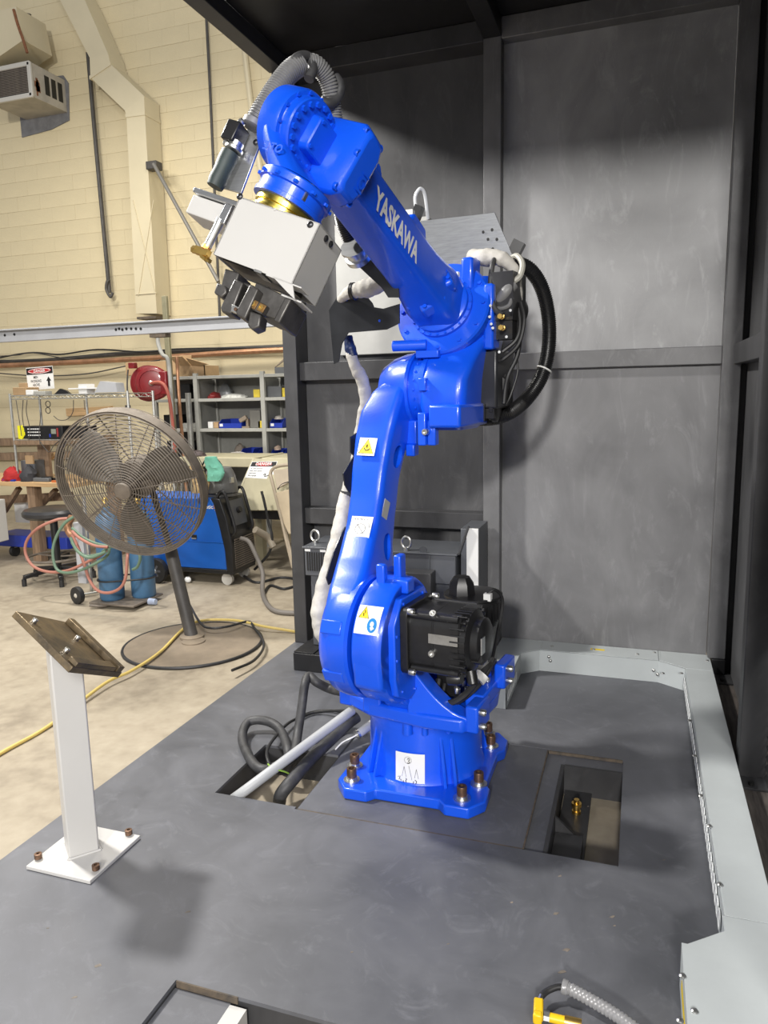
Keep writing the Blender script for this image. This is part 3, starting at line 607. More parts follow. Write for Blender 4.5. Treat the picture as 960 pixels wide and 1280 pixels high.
for i, (u0, u1) in enumerate(((.12, .2), (.24, .3), (.4, .5), (.55, .6), (.7, .78))): mb.tube([qpt(P2, u0, .1), qpt(P2, u1, .1), qpt(P2, u1, .15)], .0012, 3)
for k in range(9): mb.tube([qpt(P2, .1+.09*k, .86), qpt(P2, .15+.09*k, .86)], .0011, 3); mb.tube([qpt(P2, .1+.09*k, .92), qpt(P2, .14+.09*k, .92)], .0012, 3)
mb.tube([qpt(P2, .8, .28), qpt(P2, .9, .28), qpt(P2, .9, .5)], .0011, 3); mb.tube([qpt(P2, .3, .3), qpt(P2, .7, .7)], .0011, 3)
part(mb, 'diagram', mat('ink_mid', (.07, .07, .075), .5), ws2)
# ---- elbow block
D = V((0, -.9246, .381)).normalized(); N_ = V((0, .381, .9246)).normalized(); RC = V((0, .223, 1.915))
def FP(e, x, n): p = RC+D*e+N_*n; return (x, p.y, p.z)
mb = RB(); loft(mb, [[((x0+x1)/2+p[0], (y0+y1)/2+p[1], z) for p in rrect((x1-x0)/2, (y1-y0)/2, .04, 5)] for z, x0, x1, y0, y1 in
    ((1.42, -.02, .12, .12, .34), (1.45, -.045, .145, .085, .38), (1.52, -.05, .15, .065, .41), (1.62, -.05, .155, .07, .43), (1.69, -.058, .165, .125, .47), (1.78, -.085, .18, .225, .50), (1.88, -.11, .19, .285, .52), (1.98, -.11, .185, .335, .52), (2.05, -.08, .15, .37, .48))]); elb = part(mb, 'elbow_block')
mb = RB(); mb.bx(.03, .165, -.01, .32, 1.435, 1.525); part(mb, 'elbow_foot', BLUE, elb, bevel=.012)
mb = RB(); mb.box((.0, .02, 1.43), (.035, .05, .13)); mb.box((.035, .03, 1.415), (.035, .04, .10)); lk = part(mb, 'locking_lug', BLUE, elb, bevel=.005)
inst(cb, 'cap_bolt', RM @ zframe((.02, -.0, 1.42), (0, -1, 0)), lk)
mb = RB(); mb.cyl((-.18, .12, 1.765), (-.04, .15, 1.765), .022); part(mb, 'stopper_pin', BLUE, elb, bevel=.002)
mb = RB(); mb.box((-.02, .065, 1.605), (.03, .03, .05)); part(mb, 'clip', BLUE, elb, bevel=.003)
RXv = R3 @ D
mb = RB(); c = FP(-.20, 0, 0); mb.lathe([(.16, 0), (.19, .06), (.198, .165), (.203, .17), (.203, .195), (.196, .203), (.14, .205)], c, D, 64); dsc = part(mb, 'roll_flange', BLUE)
bolt_ring(W_(*FP(.0035, 0, 0)), RXv, .178, 12, dsc, BT)
mb = RB(); mb.bx(.17, .212, .24, .33, 1.74, 2.0); mb.bx(.075, .125, .24, .34, 1.98, 2.11); mb.bx(-.04, .09, .31, .36, 2.03, 2.07); part(mb, 'side_lug', BLUE, elb, bevel=.01)
mb = RB(); mb.bx(-.06, .12, .335, .345, 2.03, 2.12); part(mb, 'rating_or_glint_plate', STEEL, elb)
mb = RB(); mb.box(FP(.005, -.03, -.205), (.10, .03, .03)); part(mb, 'stop_tab', BLUE, dsc, bevel=.003)
# ---- forearm
mb = RB(); mb.lathe([(.134, 0), (.134, .018), (.122, .022), (.122, .04), (.11, .048)], FP(.003, 0, 0), D, 56); hub = part(mb, 'roll_hub', BLUE); bolt_ring(W_(*FP(.022, 0, 0)), RXv, .128, 24, hub, BTS)
def fsec(e, hx, hn, r, n0=0): return [FP(e, p[0], n0+p[1]) for p in rrect(hx, hn, r, 6)]
mb = RB()
loft(mb, [fsec(.045, .102, .102, .05), fsec(.135, .102, .102, .045), fsec(.15, .098, .098, .04), fsec(.20, .09, .092, .035), fsec(.29, .08, .084, .028), fsec(.40, .076, .08, .024), fsec(.60, .074, .077, .022), fsec(.80, .072, .075, .022), fsec(.95, .074, .077, .03)])
fa_ = part(mb, 'forearm')
for sx, sn in ((-1, -.6), (.55, -1), (1, .5)):
    v = V((sx, sn)).normalized(); mb = RB(); dv = V((v.x, N_.y*v.y, N_.z*v.y)); tv = D.cross(dv)
    o = V(FP(.165, v.x*.080, v.y*.080)); mb.box(o, (.11, .05, .065), Matrix((tv, dv, D)).transposed()); lp = part(mb, 'bolt_pad', BLUE, fa_, bevel=.012)
    for k in (-1, 0, 1): inst(BT, 'bolt', RM @ zframe(o+D*.0325+tv*k*.03+dv*.015, D), lp)
mb = RB(); mb.box(FP(.085, .075, .095), (.03, .02, .02)); part(mb, 'white_mark', STICK, hub)
mb = RB(); mb.prism([(0, 0), (.16, 0), (.13, .05), (.03, .05)], FP(.34, -.0, .07), D, N_, (1, 0, 0), .06); mb.prism([(0, 0), (.10, 0), (.08, .04), (.03, .04)], FP(.72, .0, .068), D, N_, (1, 0, 0), .06); part(mb, 'boss', BLUE, fa_, bevel=.008)
mb = RB(); text(mb, 'YASKAWA', FP(.775, .0748, -.058), -D, N_, .07, .0015, bold=.035, xs=.70)

lt = part(mb, 'lettering', STICK, fa_)
# ---- wrist
nb = V((.92, -.149, -.361)).normalized(); tv = V((-.34, -.315, -.886)); tv = (tv-nb*tv.dot(nb)).normalized(); mv = nb.cross(tv)
WC = V((.012, -.767, 2.302))+nb*.04
def WP(n, t, m): return WC+nb*n+tv*t+mv*m
kv = D.cross(nb).normalized(); nd = (nb-D*nb.dot(D)).normalized()
mb = RB()   # gearbox block on the end of the forearm
o = WC-D*.105-nd*.005
pg = [(-.10, -.105), (-.06, -.13), (.06, -.13), (.09, -.105), (.09, .105), (.06, .13), (-.06, .13), (-.10, .105)]
pk = [(-.058, -.07), (-.035, -.115), (.04, -.115), (.055, -.09), (.055, .09), (.04, .115), (-.035, .115), (-.058, .07)]
loft(mb, [[o+D*p[0]*s+kv*p[1]*s+nd*h for p in pk] for h, s in ((-.11, .9), (-.09, 1), (.06, 1), (.095, .80))]); wb = part(mb, 'wrist_gearbox', bevel=.009)
for a, b, h in ((-.036, .092, .07), (.042, .09, .07), (-.036, -.092, .07), (.042, -.09, .07), (.042, .02, .08), (-.048, .0, .07)): inst(cb and proto(capbolt(.012, .012), 'cap_bolt', BLUE), 'cap_bolt', RM @ zframe(o+D*a+kv*b+nd*h, nd), wb)
mb = RB(); text(mb, 'IOI', o-D*.005-kv*.03+nd*.0955, -kv, -D, .032, .004, bold=.02, align='CENTER'); part(mb, 'cast_mark', BLUE, wb)
mb = RB(); mb.lathe([(.10, -.155), (.117, -.145), (.117, -.085), (.112, -.075), (.10, -.072)], WC, nb, 56); wr = part(mb, 'wrist_disc', BLUE); wrb = wr
mb = RB(); mb.lathe([(.104, -.10), (.104, -.075), (.099, -.07), (.099, -.046), (.095, -.042)], WC, nb, 56); bd = part(mb, 'bend_axis_disc', BLUE); bolt_ring(RM @ (WC-nb*.042), R3 @ nb, .082, 18, bd, BT)
bolt_ring(RM @ (WC-nb*.073), R3 @ nb, .107, 14, wr, BTS)
mb = RB(); loft(mb, [[WC+nb*h+D*(-.02+p[0]*s)+kv*(p[1]*s) for p in rrect(.052, .052, .016)] for h, s in ((-.05, 1.05), (-.014, 1), (-.010, .93))]); cp_ = part(mb, 'cover_cap', BLUE)
for a, b in ((.02, .038), (.02, -.038), (-.058, .038)): inst(BTS, 'bolt', RM @ zframe(WC-nb*.010+D*a+kv*b, nb), cp_)
mb = RB(); secs = []
for k in range(9):
    u = k/8; t = .02+.125*u; r0 = rrect(.03+.063*u**1.6, .11-.017*u, .03+.06*u, 6); secs.append([WP(-.12+.12*u**1.6+p[0], t, p[1]) for p in r0])
loft(mb, secs); nk = part(mb, 'wrist_neck', BLUE)
mb = RB(); mb.lathe([(.104, .135), (.108, .14), (.108, .16), (.10, .163), (.10, .19), (.104, .192), (.104, .205)], WP(.0, .015, 0), tv, 48); tr_ = part(mb, 'tool_flange_housing', BLUE)
bolt_ring(RM @ WP(.0, .165, 0), R3 @ tv, .108, 12, tr_, BT)
mb = RB(); text(mb, 'TO', WP(-.056, .118, -.101), nb, -tv, .024, .006, bold=.02); text(mb, 'E', WP(-.062, .118, -.101), -nb, -tv, .024, -.006, bold=.02); part(mb, 'cast_mark', BLUE, nk)
mb = RB(); mb.lathe([(.09, .205), (.09, .222), (.084, .224), (.084, .232), (.09, .234), (.09, .24)], WP(.0, .015, 0), tv, 48); part(mb, 'gold_flange', GOLD, tr_)
mb = RB(); p = WP(.085, .175, -.045); mb.box(p, (.015, .05, .012), Matrix((mv, tv, nb)).transposed()); mb.box(p+mv*.012-tv*.02, (.025, .015, .012), Matrix((mv, tv, nb)).transposed()); part(mb, 'steel_pointer', STEEL, tr_)

# ---- elbow motors and cabling at the back right
mb = RB(); mb.bx(.13, .22, .27, .50, 1.50, 1.74); ms = part(mb, 'motor_cover', BLACKP, elb, bevel=.01)
mb = RB(); mb.plate([RA(588, 430, Y=.255), RA(613, 426, Y=.255), RA(609, 483, Y=.255), RA(580, 480, Y=.255)], .004); part(mb, 'glossy_cover_plate', mat('gloss_black_plate', (.01, .01, .01), .08, coat=1), rob)
mb = RB(); mb.lathe([(.05, .13), (.05, .18), (.058, .185), (.058, .2), (.035, .21)], (0, .33, 1.50), (1, 0, 0), 28); mb.bx(.12, .17, .26, .38, 1.45, 1.52); mb.box((.185, .30, 1.48), (.04, .05, .04)); part(mb, 'elbow_motor', BLACK)
mb = RB(); mb.lathe([(.085, 0), (.085, .16), (.06, .18)], (.20, .34, 1.95), (0, 1, -.3), 24); mb.box((.235, .36, 1.95), (.10, .18, .19)); mb.bx(.2, .28, .28, .36, 1.78, 1.86); part(mb, 'roll_motor', BLACK)
mb = RB(); mb.plate([RA(612, 400, Y=.26), RA(641, 385, Y=.26), RA(637, 420, Y=.26), RA(612, 418, Y=.26)], .012); vb = part(mb, 'valve_block', BLACK)
for px, py in ((628, 396), (629, 410)):
    mb = MB(); p = RA(px, py, Y=.255); mb.lathe([(.012, 0), (.012, .01), (.008, .012), (.008, .025), (.011, .027), (.011, .035)], p, -RY, 6); part(mb, 'brass_fitting', BRASS, vb)
for px, py in ((613, 382), (612, 396), (614, 405), (616, 410), (638, 388), (624, 440), (633, 421)):
    mb = MB(); mb.cyl(RA(px, py, Y=.25), RA(px, py, Y=.22), .0055, n=10); part(mb, 'chrome_fitting', ALUD, vb)
mb = RB(); P = [RA(624, 316, Y=.36), RA(616, 330, Y=.30), RA(613, 360, Y=.27), RA(618, 385, Y=.25), RA(628, 394, Y=.24)]; P = [RI @ p for p in P]; cable(mb, P, .011); part(mb, 'valve_hose', CABLE)
mb = MB(); cable(mb, [RA(622, 380, Y=.30), RA(632, 366, Y=.28), RA(642, 356, Y=.3)], .024, 14); cable(mb, [RA(622, 381, Y=.29), RA(625, 386, Y=.27), RA(636, 382, Y=.27), RA(640, 372, Y=.28)], .009); part(mb, 'grey_elbow_fitting', GHOSE)
mb = MB(); sleeve(mb, [RA(590, 321, Y=.40), RA(605, 322, Y=.36), RA(622, 322, Y=.34), RA(636, 330, Y=.34), RA(645, 345, Y=.36), RA(648, 375, Y=.4)], [.03, .036, .032, .026, .022, .018]); part(mb, 'fabric_sleeve', SLEEVE)
mb = MB(); cable(mb, [RA(636, 325, Y=.40), RA(646, 320, Y=.36), RA(653, 330, Y=.33), RA(650, 345, Y=.31), RA(642, 352, Y=.30)], .012); part(mb, 'grey_tube', mat('grey_tube', (.42, .41, .36), .5), rob)
for P in (((651, 378), (655, 400), (648, 430), (630, 448), (622, 452)), ((647, 382), (650, 405), (645, 425), (628, 440)), ((652, 395), (648, 440), (636, 468), (632, 485), (630, 505)), ((645, 440), (647, 465), (638, 495), (632, 507))):
    mb = MB(); cable(mb, [RA(x, y, Y=.36-.02*i) for i, (x, y) in enumerate(P)], .009 if P[0][0] > 646 else .005); part(mb, 'bundled_cable', RUBBER)
mb = MB(); mb.lathe([(.04, 0), (.05, .02), (.05, .06), (.03, .09)], RA(622, 480, Y=.42), RX*.4-RY, 20); mb.lathe([(.02, 0), (.02, .08)], RA(632, 500, Y=.40), V((0, 0, 1)), 14); part(mb, 'encoder_cover', BLACK)
HP = [(640, 327, .50), (662, 337, .55), (678, 362, .60), (686, 400, .63), (685, 440, .63), (675, 475, .60), (655, 502, .55), (630, 519, .42), (600, 523, .34), (574, 514, .27)]
mb = MB(); corr(mb, [RA(x, y, Y=d) for x, y, d in HP], .032, .0085, .003, 16); lh = part(mb, 'looped_corrugated_hose', BLACK)
for px, py, d in ((680, 462, .61), (638, 513, .50)):
    c = RA(px, py, Y=d); i = min(range(len(HP)-1), key=lambda i: (RA(*HP[i][:2], Y=HP[i][2])-c).length); t = (RA(*HP[i+1][:2], Y=HP[i+1][2])-RA(*HP[i-1][:2], Y=HP[i-1][2])).normalized()
    mb = MB(); mb.lathe([(.034, -.003), (.036, -.003), (.036, .003), (.034, .003)], c, t, 24); part(mb, 'cable_tie', STICK, lh)
# aluminium plate above the elbow and the cable box behind it
mb = MB(); P = [RA(505, 286, Y=.42), RA(523, 277, Y=.42), RA(619, 266, Y=.44), RA(642, 322, Y=.44), RA(585, 332, Y=.43), RA(500, 330, Y=.42)]; mb.plate(P, .008); ap = part(mb, 'aluminium_plate', ALUD, bevel=.001)
hol = proto(MB().lathe([(.006, 0), (.006, .001), (.004, .001)], (0, 0, 0), (0, 0, 1), 10), 'drilled_hole', INK)
nP = ap.data.polygons[0].normal.copy()
for px, py in ((528, 293), (527, 297), (564, 290), (604, 290), (615, 287), (610, 299), (621, 299), (616, 311)): inst(hol, 'drilled_hole', zframe(RA(px, py, Y=.425), -RY), ap)
mb = MB(); mb.box(RA(507, 270, Y=.52), (.09, .08, .035)); part(mb, 'white_connector', STICK)
mb = MB(); mb.box(RA(522, 266, Y=.55), (.035, .05, .06), Matrix.Rotation(.4, 3, 'Y')); part(mb, 'black_plug', BLACK)
mb = MB(); cable(mb, [RA(520, 262, Y=.55), RA(519, 246, Y=.55), RA(525, 236, Y=.56), RA(531, 243, Y=.58), RA(535, 274, Y=.6)], .008); part(mb, 'white_air_hose', mat('clear_hose', (.6, .62, .64), .3), rob)
mb = MB(); mb.box(RA(645, 312, Y=.50), (.05, .05, .07), Matrix.Rotation(.5, 3, 'Y')); part(mb, 'hose_clamp', BLACK)
# ---- left hand side: brackets, dress pack
mb = MB(); P = [(424, 369), (433, 368), (440, 367), (456, 367), (466, 379), (468, 384), (480, 386), (500, 380), (500, 404), (484, 412), (436, 416), (428, 430), (424, 452), (418, 455), (412, 388)]
mb.plate([RA(x, y, Y=.10) for x, y in P], .006); hb = part(mb, 'sleeve_bracket', BLACKP)
for x, y in ((434, 375), (444, 374), (475, 401)): inst(BTS, 'rivet', zframe(RA(x, y, Y=.098), -RY), hb).data
mb = MB(); P = [(425, 285), (441, 300), (458, 318), (470, 330), (497, 340), (500, 372), (486, 372), (478, 360), (440, 325)]; mb.plate([RA(x, y, Y=-.10) for x, y in P], .006); kb = part(mb, 'hose_bracket', BLACKP)
cF = RA(443, 311, Y=-.16); ax = (RA(437, 300, Y=-.20)-RA(449, 325, Y=-.12)).normalized()
mb = MB(); mb.lathe([(.05, -.05), (.05, -.03), (.04, -.028), (.04, 0), (.052, .002), (.052, .012)], cF, ax, 28); fl_ = part(mb, 'hose_flange', ALU)
mb = MB(); corr(mb, [RA(x, y, Y=d) for x, y, d in ((425, 240, -.32), (427, 262, -.26), (430, 280, -.22), (437, 299, -.18))], .03, .008, .0028, 14); part(mb, 'lower_corrugated_hose', BLACK)
mb = MB(); sleeve(mb, [RA(x, y, Y=d) for x, y, d in ((487, 338, .02), (480, 348, .0), (466, 358, -.0), (450, 362, .02), (436, 366, .05), (424, 376, .12))], [.035, .04, .038, .034, .026, .015]); s1_ = part(mb, 'fabric_sleeve', SLEEVE)
mb = MB(); mb.lathe([(.033, 0), (.036, 0), (.036, .014), (.033, .014)], RA(440, 364.5, Y=.03), RX, 18); part(mb, 'hose_clamp', BLACK)
mb = MB(); sleeve(mb, [RA(x, y, Y=d) for x, y, d in ((436, 425, .2), (438, 440, .2), (444, 458, .2), (453, 476, .22), (457, 500, .22), (453, 520, .22), (449, 545, .2), (446, 570, .17), (441, 590, .12), (434, 612, .08), (429, 640, .03), (424, 668, -.02), (417, 695, -.06), (408, 725, -.10), (402, 755, -.14), (402, 780, -.16), (408, 800, -.17))], [.016, .022, .026, .03, .026, .024, .024, .024, .024, .026, .034, .036, .036, .036, .042, .042, .036]); part(mb, 'fabric_sleeve', SLEEVE)
mb = MB(); sleeve(mb, [RA(435, 420, Y=.2), RA(437, 432, Y=.2), RA(441, 446, Y=.2)], [.018, .024, .025]); part(mb, 'blue_cable_grip', mat('navy_grip', (.01, .025, .1), .4, var=.5, scale=30), rob)
for P in (((437, 546), (445, 541), (449, 552), (444, 572), (437, 566)), ((428, 592), (436, 578), (444, 566), (440, 608), (436, 617), (430, 606)), ((427, 664), (431, 658), (436, 666), (430, 690), (419, 722), (410, 731), (407, 722), (416, 690))):
    mb = MB(); mb.plate([RA(x, y, X=-.315) for x, y in P], .005); part(mb, 'sleeve_guide', BLACKP)
mb = MB(); mb.lathe([(.027, 0), (.03, 0), (.03, .03), (.027, .03)], RA(434, 622, Y=.07), V((.1, 0, 1)), 16); part(mb, 'hose_clamp', CABLE)
# upper hose over the wrist
UH = [(314, 162, -.72), (328, 138, -.70), (346, 110, -.66), (362, 90, -.62), (376, 80, -.58)]
mb = MB(); corr(mb, [RA(x, y, Y=d) for x, y, d in UH], .033, .0085, .003, 16); part(mb, 'wrist_corrugated_hose', GHOSE)
UH2 = [(384, 78, -.56), (396, 82, -.53), (407, 95, -.5), (413, 112, -.48), (416, 135, -.46), (419, 165, -.44), (421, 200, -.4), (424, 240, -.33)]
mb = MB(); corr(mb, [RA(x, y, Y=d) for x, y, d in UH2], .029, .0085, .003, 14); part(mb, 'forearm_corrugated_hose', GHOSE)
for P, r in ((((363, 82, -.62), (373, 72, -.6), (386, 72, -.56), (391, 86, -.56), (386, 99, -.58)), .016), (((401, 127, -.52), (411, 130, -.5), (421, 122, -.47), (425, 108, -.46), (419, 97, -.46)), .018)):
    mb = MB(); cable(mb, [RA(x, y, Y=d) for x, y, d in P], r, 12); part(mb, 'rubber_hose_ring', CABLE)

# ================================================================ TOOL HEAD HELD BY THE ROBOT
bA = V((.931, .023, -.365)).normalized(); bB = V((-.34, -.315, -.886)); bB = (bB-bA*bB.dot(bA)).normalized(); bC = bA.cross(bB)
bO = V((-.085, -.992, 2.106))-bC*.0
TM = RM @ frame(bO, bA, bB, bC)      # tool frame: x across the front, y down, z to the back
TI = TM.inverted(); T3 = TM.to_3x3()
def TP(px, py, c): return TI @ hit(px, py, TM @ V((0, 0, c)), T3 @ V((0, 0, 1)))
def TB(): return MB(TM)
tool = thing('gripper_head', TM @ V((.13, .1, .07)), 'white boxed gripper head with dark steel jaws hanging from the robot wrist', 'gripper')
def tp(mb, name, m, parent=tool, bevel=0): return mb.build(name, m, parent, bevel)
BW, BH, BD = .264, .170, .15
mb = TB(); mb.bx(0, BW, 0, .004, 0, BD); mb.bx(0, BW, 0, BH, 0, .004); mb.bx(BW-.004, BW, 0, BH, 0, BD); mb.bx(0, .004, 0, BH, 0, BD); mb.bx(0, BW, 0, BH, BD-.004, BD)
cov_ = tp(mb, 'cover', WHITEP)
mb = TB(); mb.bx(.18, BW+.03, BH, BH+.0035, -.0, .05); mb.bx(.235, BW+.035, BH+.03, BH+.034, .02, .09); mb.prism([(.20, .17), (.265, .17), (.29, .205), (.262, .195)], (0, 0, .0), (1, 0, 0), (0, 1, 0), (0, 0, 1), .004); tp(mb, 'folded_lip', WHITEP, cov_)
mb = TB(); mb.bx(.02, .225, .10, BH, .02, .13); tp(mb, 'inner_block', DSTEEL)
bsc = proto(MB().lathe([(.009, 0), (.009, .003), (.006, .006), (.003, .0065), (.003, .003)], (0, 0, 0), (0, 0, 1), 12), 'button_screw', mat('dark_screw', (.07, .07, .075), .35, .8))
for px, py in ((300, 246), (388, 281)): q = TP(px, py, 0); inst(bsc, 'button_screw', TM @ zframe((q.x, q.y, 0), (0, 0, -1)), cov_)
q = TP(344, 262, 0); inst(proto(MB().lathe([(.004, 0), (.004, .002)], (0, 0, 0), (0, 0, 1), 10), 'small_rivet', WHITEP), 'small_rivet', TM @ zframe((q.x, q.y, 0), (0, 0, -1)), cov_)
for px, py in ((407, 298), (413, 305)):
    p = TI @ hit(px, py, TM @ V((BW, 0, 0)), T3 @ V((1, 0, 0))); inst(bsc, 'button_screw', TM @ zframe((BW, p.y, p.z), (1, 0, 0)), cov_)
# side box, bracket and fittings at the left
q0, q1 = TP(236, 256, .05), TP(283, 240, .05)
mb = TB(); mb.bx(-.185, -.055, .02, .075, .045, .14); sbx = tp(mb, 'side_box', WHITEP, bevel=.003)
mb = TB(); mb.bx(-.18, .01, .004, .018, .03, .15); tp(mb, 'top_plate', ALU, bevel=.002)
mb = TB(); mb.bx(-.06, -.035, .018, .075, .03, .06); tp(mb, 'spacer', ALU, bevel=.002)
P = [TP(x, y, .17) for x, y in ((311, 162), (316, 158), (328, 167), (329, 175), (303, 243), (277, 236))]
mb = TB(); mb.plate(P, .008); br = tp(mb, 'bracket_plate', ALU, bevel=.001)
q = TP(320, 178, .161); inst(bsc, 'button_screw', TM @ zframe(q, (0, 0, -1)), br)
c0, c1, c2 = TP(297, 172, .13), TP(291, 190, .13), TP(272, 226, .13); aa = (c0-c2).normalized()
mb = TB(); mb.box(TP(294, 169, .13), (.045, .06, .06), zframe((0, 0, 0), aa, (1, 0, 0)).to_3x3()); tp(mb, 'hose_block', BLACK, bevel=.004)
mb = TB(); mb.lathe([(.022, 0), (.028, .004), (.028, .012), (.022, .016), (.022, .03)], c1, aa, 20); tp(mb, 'swivel_fitting', STEEL)
mb = TB(); mb.lathe([(.024, -.02), (.028, 0), (.026, .03), (.028, .06), (.027, .09)], c2, aa, 20); tp(mb, 'taped_hose', mat('dark_green_tape', (.035, .05, .048), .55, var=.3, scale=25))
mb = TB(); mb.sphere(TP(302, 153, .12), .012); mb.sphere(TP(283, 179, .12), .011); tp(mb, 'eye_fitting', STEEL)
mb = TB(); mb.lathe([(.028, 0), (.034, .004), (.034, .02), (.029, .024)], TP(315, 160, .14), aa, 20); tp(mb, 'hose_coupling', GHOSE)
a, b = TP(276, 275, .04), TP(259, 309, .04)
mb = TB(); mb.cyl(a, b, .0115); mb.lathe([(.013, 0), (.013, .012)], a, b-a, 16); tp(mb, 'copper_pipe', STEEL)
mb = TB(); mb.lathe([(.014, 0), (.014, .012), (.011, .014)], TP(259, 307, .04), b-a, 6); tp(mb, 'orange_ring', mat('orange_brass', (.5, .2, .05), .4, .6))
c = TP(253, 315, .04); mb = TB(); mb.box(c, (.045, .02, .02), zframe((0, 0, 0), (0, 0, 1), TP(262, 318, .04)-TP(243, 312, .04)).to_3x3()); mb.lathe([(.011, 0), (.011, .014)], TP(246, 313, .04), TP(243, 312, .04)-TP(262, 318, .04), 6); mb.lathe([(.010, 0), (.010, .02), (.007, .022), (.007, .034)], TP(253, 319, .04), TP(266, 330, .04)-TP(253, 319, .04), 6); tp(mb, 'brass_elbow', BRASS)
# jaws
def blk(px, c0, c1, name, m=DSTEEL, bev=.004):
    P = [TP(x, y, c0) for x, y in px]; mb = TB(); mb.prism([(p.x, p.y) for p in P], (0, 0, c0), (1, 0, 0), (0, 1, 0), (0, 0, 1), c1-c0); return tp(mb, name, m, tool, bev)
blk(((281, 335), (299, 341), (291, 365), (276, 358)), .03, .10, 'jaw_body')
blk(((271, 353), (282, 357), (283, 366), (276, 372), (267, 366)), .0, .05, 'jaw_pad')
blk(((293, 348), (304, 353), (289, 392), (277, 390), (275, 384)), .0, .05, 'jaw_finger')
blk(((312, 355), (323, 361), (306, 399), (296, 394), (294, 390)), -.01, .05, 'jaw_finger')
blk(((304, 352), (318, 357), (302, 392), (288, 385)), .035, .09, 'jaw_bridge')
blk(((320, 352), (362, 372), (349, 400), (330, 395), (308, 384)), .02, .12, 'jaw_housing')
blk(((312, 388), (326, 393), (324, 408), (314, 412), (309, 406)), .0, .04, 'lower_lug')
blk(((356, 371), (364, 374), (349, 404), (341, 401)), .015, .12, 'jaw_side')
bl = blk(((313, 371), (333, 381), (327, 393), (308, 384)), .0, .03, 'pad_holder', DSTEEL)
for px in (((315, 373), (323, 377), (318, 387), (310, 383)), ((325, 378), (333, 382), (328, 391), (320, 387))): 
    P = [TP(x, y, -.003) for x, y in px]; mb = TB(); mb.prism([(p.x, p.y) for p in P], (0, 0, -.003), (1, 0, 0), (0, 1, 0), (0, 0, 1), .004); pd = tp(mb, 'brass_pad', mat('worn_brass', (.22, .13, .05), .5, .6, var=.4, scale=60), bl, .001)
    c = sum(P, V())/4; mb = TB(); mb.lathe([(.007, 0), (.007, .003), (.004, .003), (.004, .001)], c, (0, 0, -1), 14); mb.build('brass_screw', BRASS, pd)
mb = TB(); c = TP(300, 358, .02); mb.lathe([(.011, 0), (.011, .012), (.007, .014)], c, (0, 0, -1), 10); tp(mb, 'pivot_bolt', STEEL)
blk(((290, 380), (302, 385), (299, 393), (288, 389)), -.005, .01, 'steel_shim', STEEL, .002)
q = TP(295, 387, -.006); mb = TB(); mb.lathe([(.005, 0), (.005, .004)], q, (0, 0, -1), 10); tp(mb, 'rusty_screw', RUSTB)
mb = TB(); mb.bx(.14, .165, BH-.002, BH+.004, .0, .06); tp(mb, 'steel_strip', STEEL)
# ================================================================ BACK OF THE WORKSHOP
GALV = mat('galvanised', (.5, .5, .47), .4, .8, var=.2, scale=12)
COPP = mat('copper_pipe', (.42, .22, .12), .4, .5, var=.3, scale=8)
CARD = mat('cardboard', (.42, .28, .15), .8, var=.12, scale=6)
SHELF = mat('shelf_grey', (.36, .36, .33), .5, var=.15, scale=5)
SHELFD = mat('shelf_back', (.26, .26, .24), .55, var=.2, scale=3)
BIN = mat('bin_blue', (.015, .04, .34), .4)
TANP = mat('tan_machine_paint', (.46, .42, .28), .55, var=.12, scale=5)
RED = mat('reel_red', (.19, .009, .012), .35, var=.15, scale=6, coat=.2)
WOOD = mat('bench_pine', (.52, .34, .17), .55, var=.25, scale=3, stretch=(1, 14, 14))
OLDW = mat('old_wood', (.24, .16, .10), .7, var=.4, scale=4, stretch=(8, 8, 1))
DUCTC = mat('cream_duct', (.62, .55, .38), .5, var=.05, scale=2)
RAILG = mat('rail_grey', (.42, .43, .45), .45, var=.08, scale=4)
DARKP = mat('dark_pipe', (.06, .055, .05), .55, var=.3, scale=9)
FANM = mat('dusty_fan_grey', (.15, .125, .10), .6, var=.3, scale=12)
WBLUE = mat('welder_blue', (.01, .11, .48), .35, var=.06, scale=3)
CYLB = mat('cylinder_blue', (.06, .15, .27), .45, var=.2, scale=6)
def one(mb, name, m, label, cat, group=None, bevel=0): return tag(mb.build(name, m, None, bevel), label, cat, group)
def P(px, py, y): return at(px, py, y=y)
# ---- cream duct stepping down the wall
duct = thing('stepped_duct', (-6.1, 8.8, 2.6), 'cream painted square duct stepping down the block wall', 'duct')
FLp = [(62, -25), (75, 0), (112, 72), (113, 97), (156, 138), (158, 145), (170, 392)]; FRp = [(92, -25), (106, 0), (135, 67), (138, 80), (180, 120), (181, 142), (196, 392)]
def dsec(i): a, b = P(*FLp[i], 8.66), P(*FRp[i], 8.66); w = V((0, .32, 0)); return [a, b, b+w, a+w]
for i in range(len(FLp)-1): mb = MB(); loft(mb, [dsec(i), dsec(i+1)]); mb.build('duct_section', DUCTC, duct, smooth=20)
for i in (3, 5):
    s = dsec(i); c = sum(s, V())/4; mb = MB(); loft(mb, [[c+(p-c)*1.05+V((0, -.004, dz)) for p in s] for dz in (-.02, .02)]); mb.build('duct_joint', DUCTC, duct)
s0, s1_ = P(168, 255, 8.655), P(195, 255, 8.655)
mb = MB(); a, b, c, dd = P(166, 250, 8.655), P(192, 250, 8.655), P(173, 370, 8.655), P(195, 370, 8.655); mb.bar(a, dd, .012, .006); mb.bar(b, c, .012, .006); mb.bar(P(170, 368, 8.655), P(196, 366, 8.655), .02, .012); mb.build('stiffening_crease', DUCTC, duct)
mb = MB(); mb.box(P(190, 398, 8.75), (.3, .25, .03)); mb.build('end_cap', RUSTY, duct)
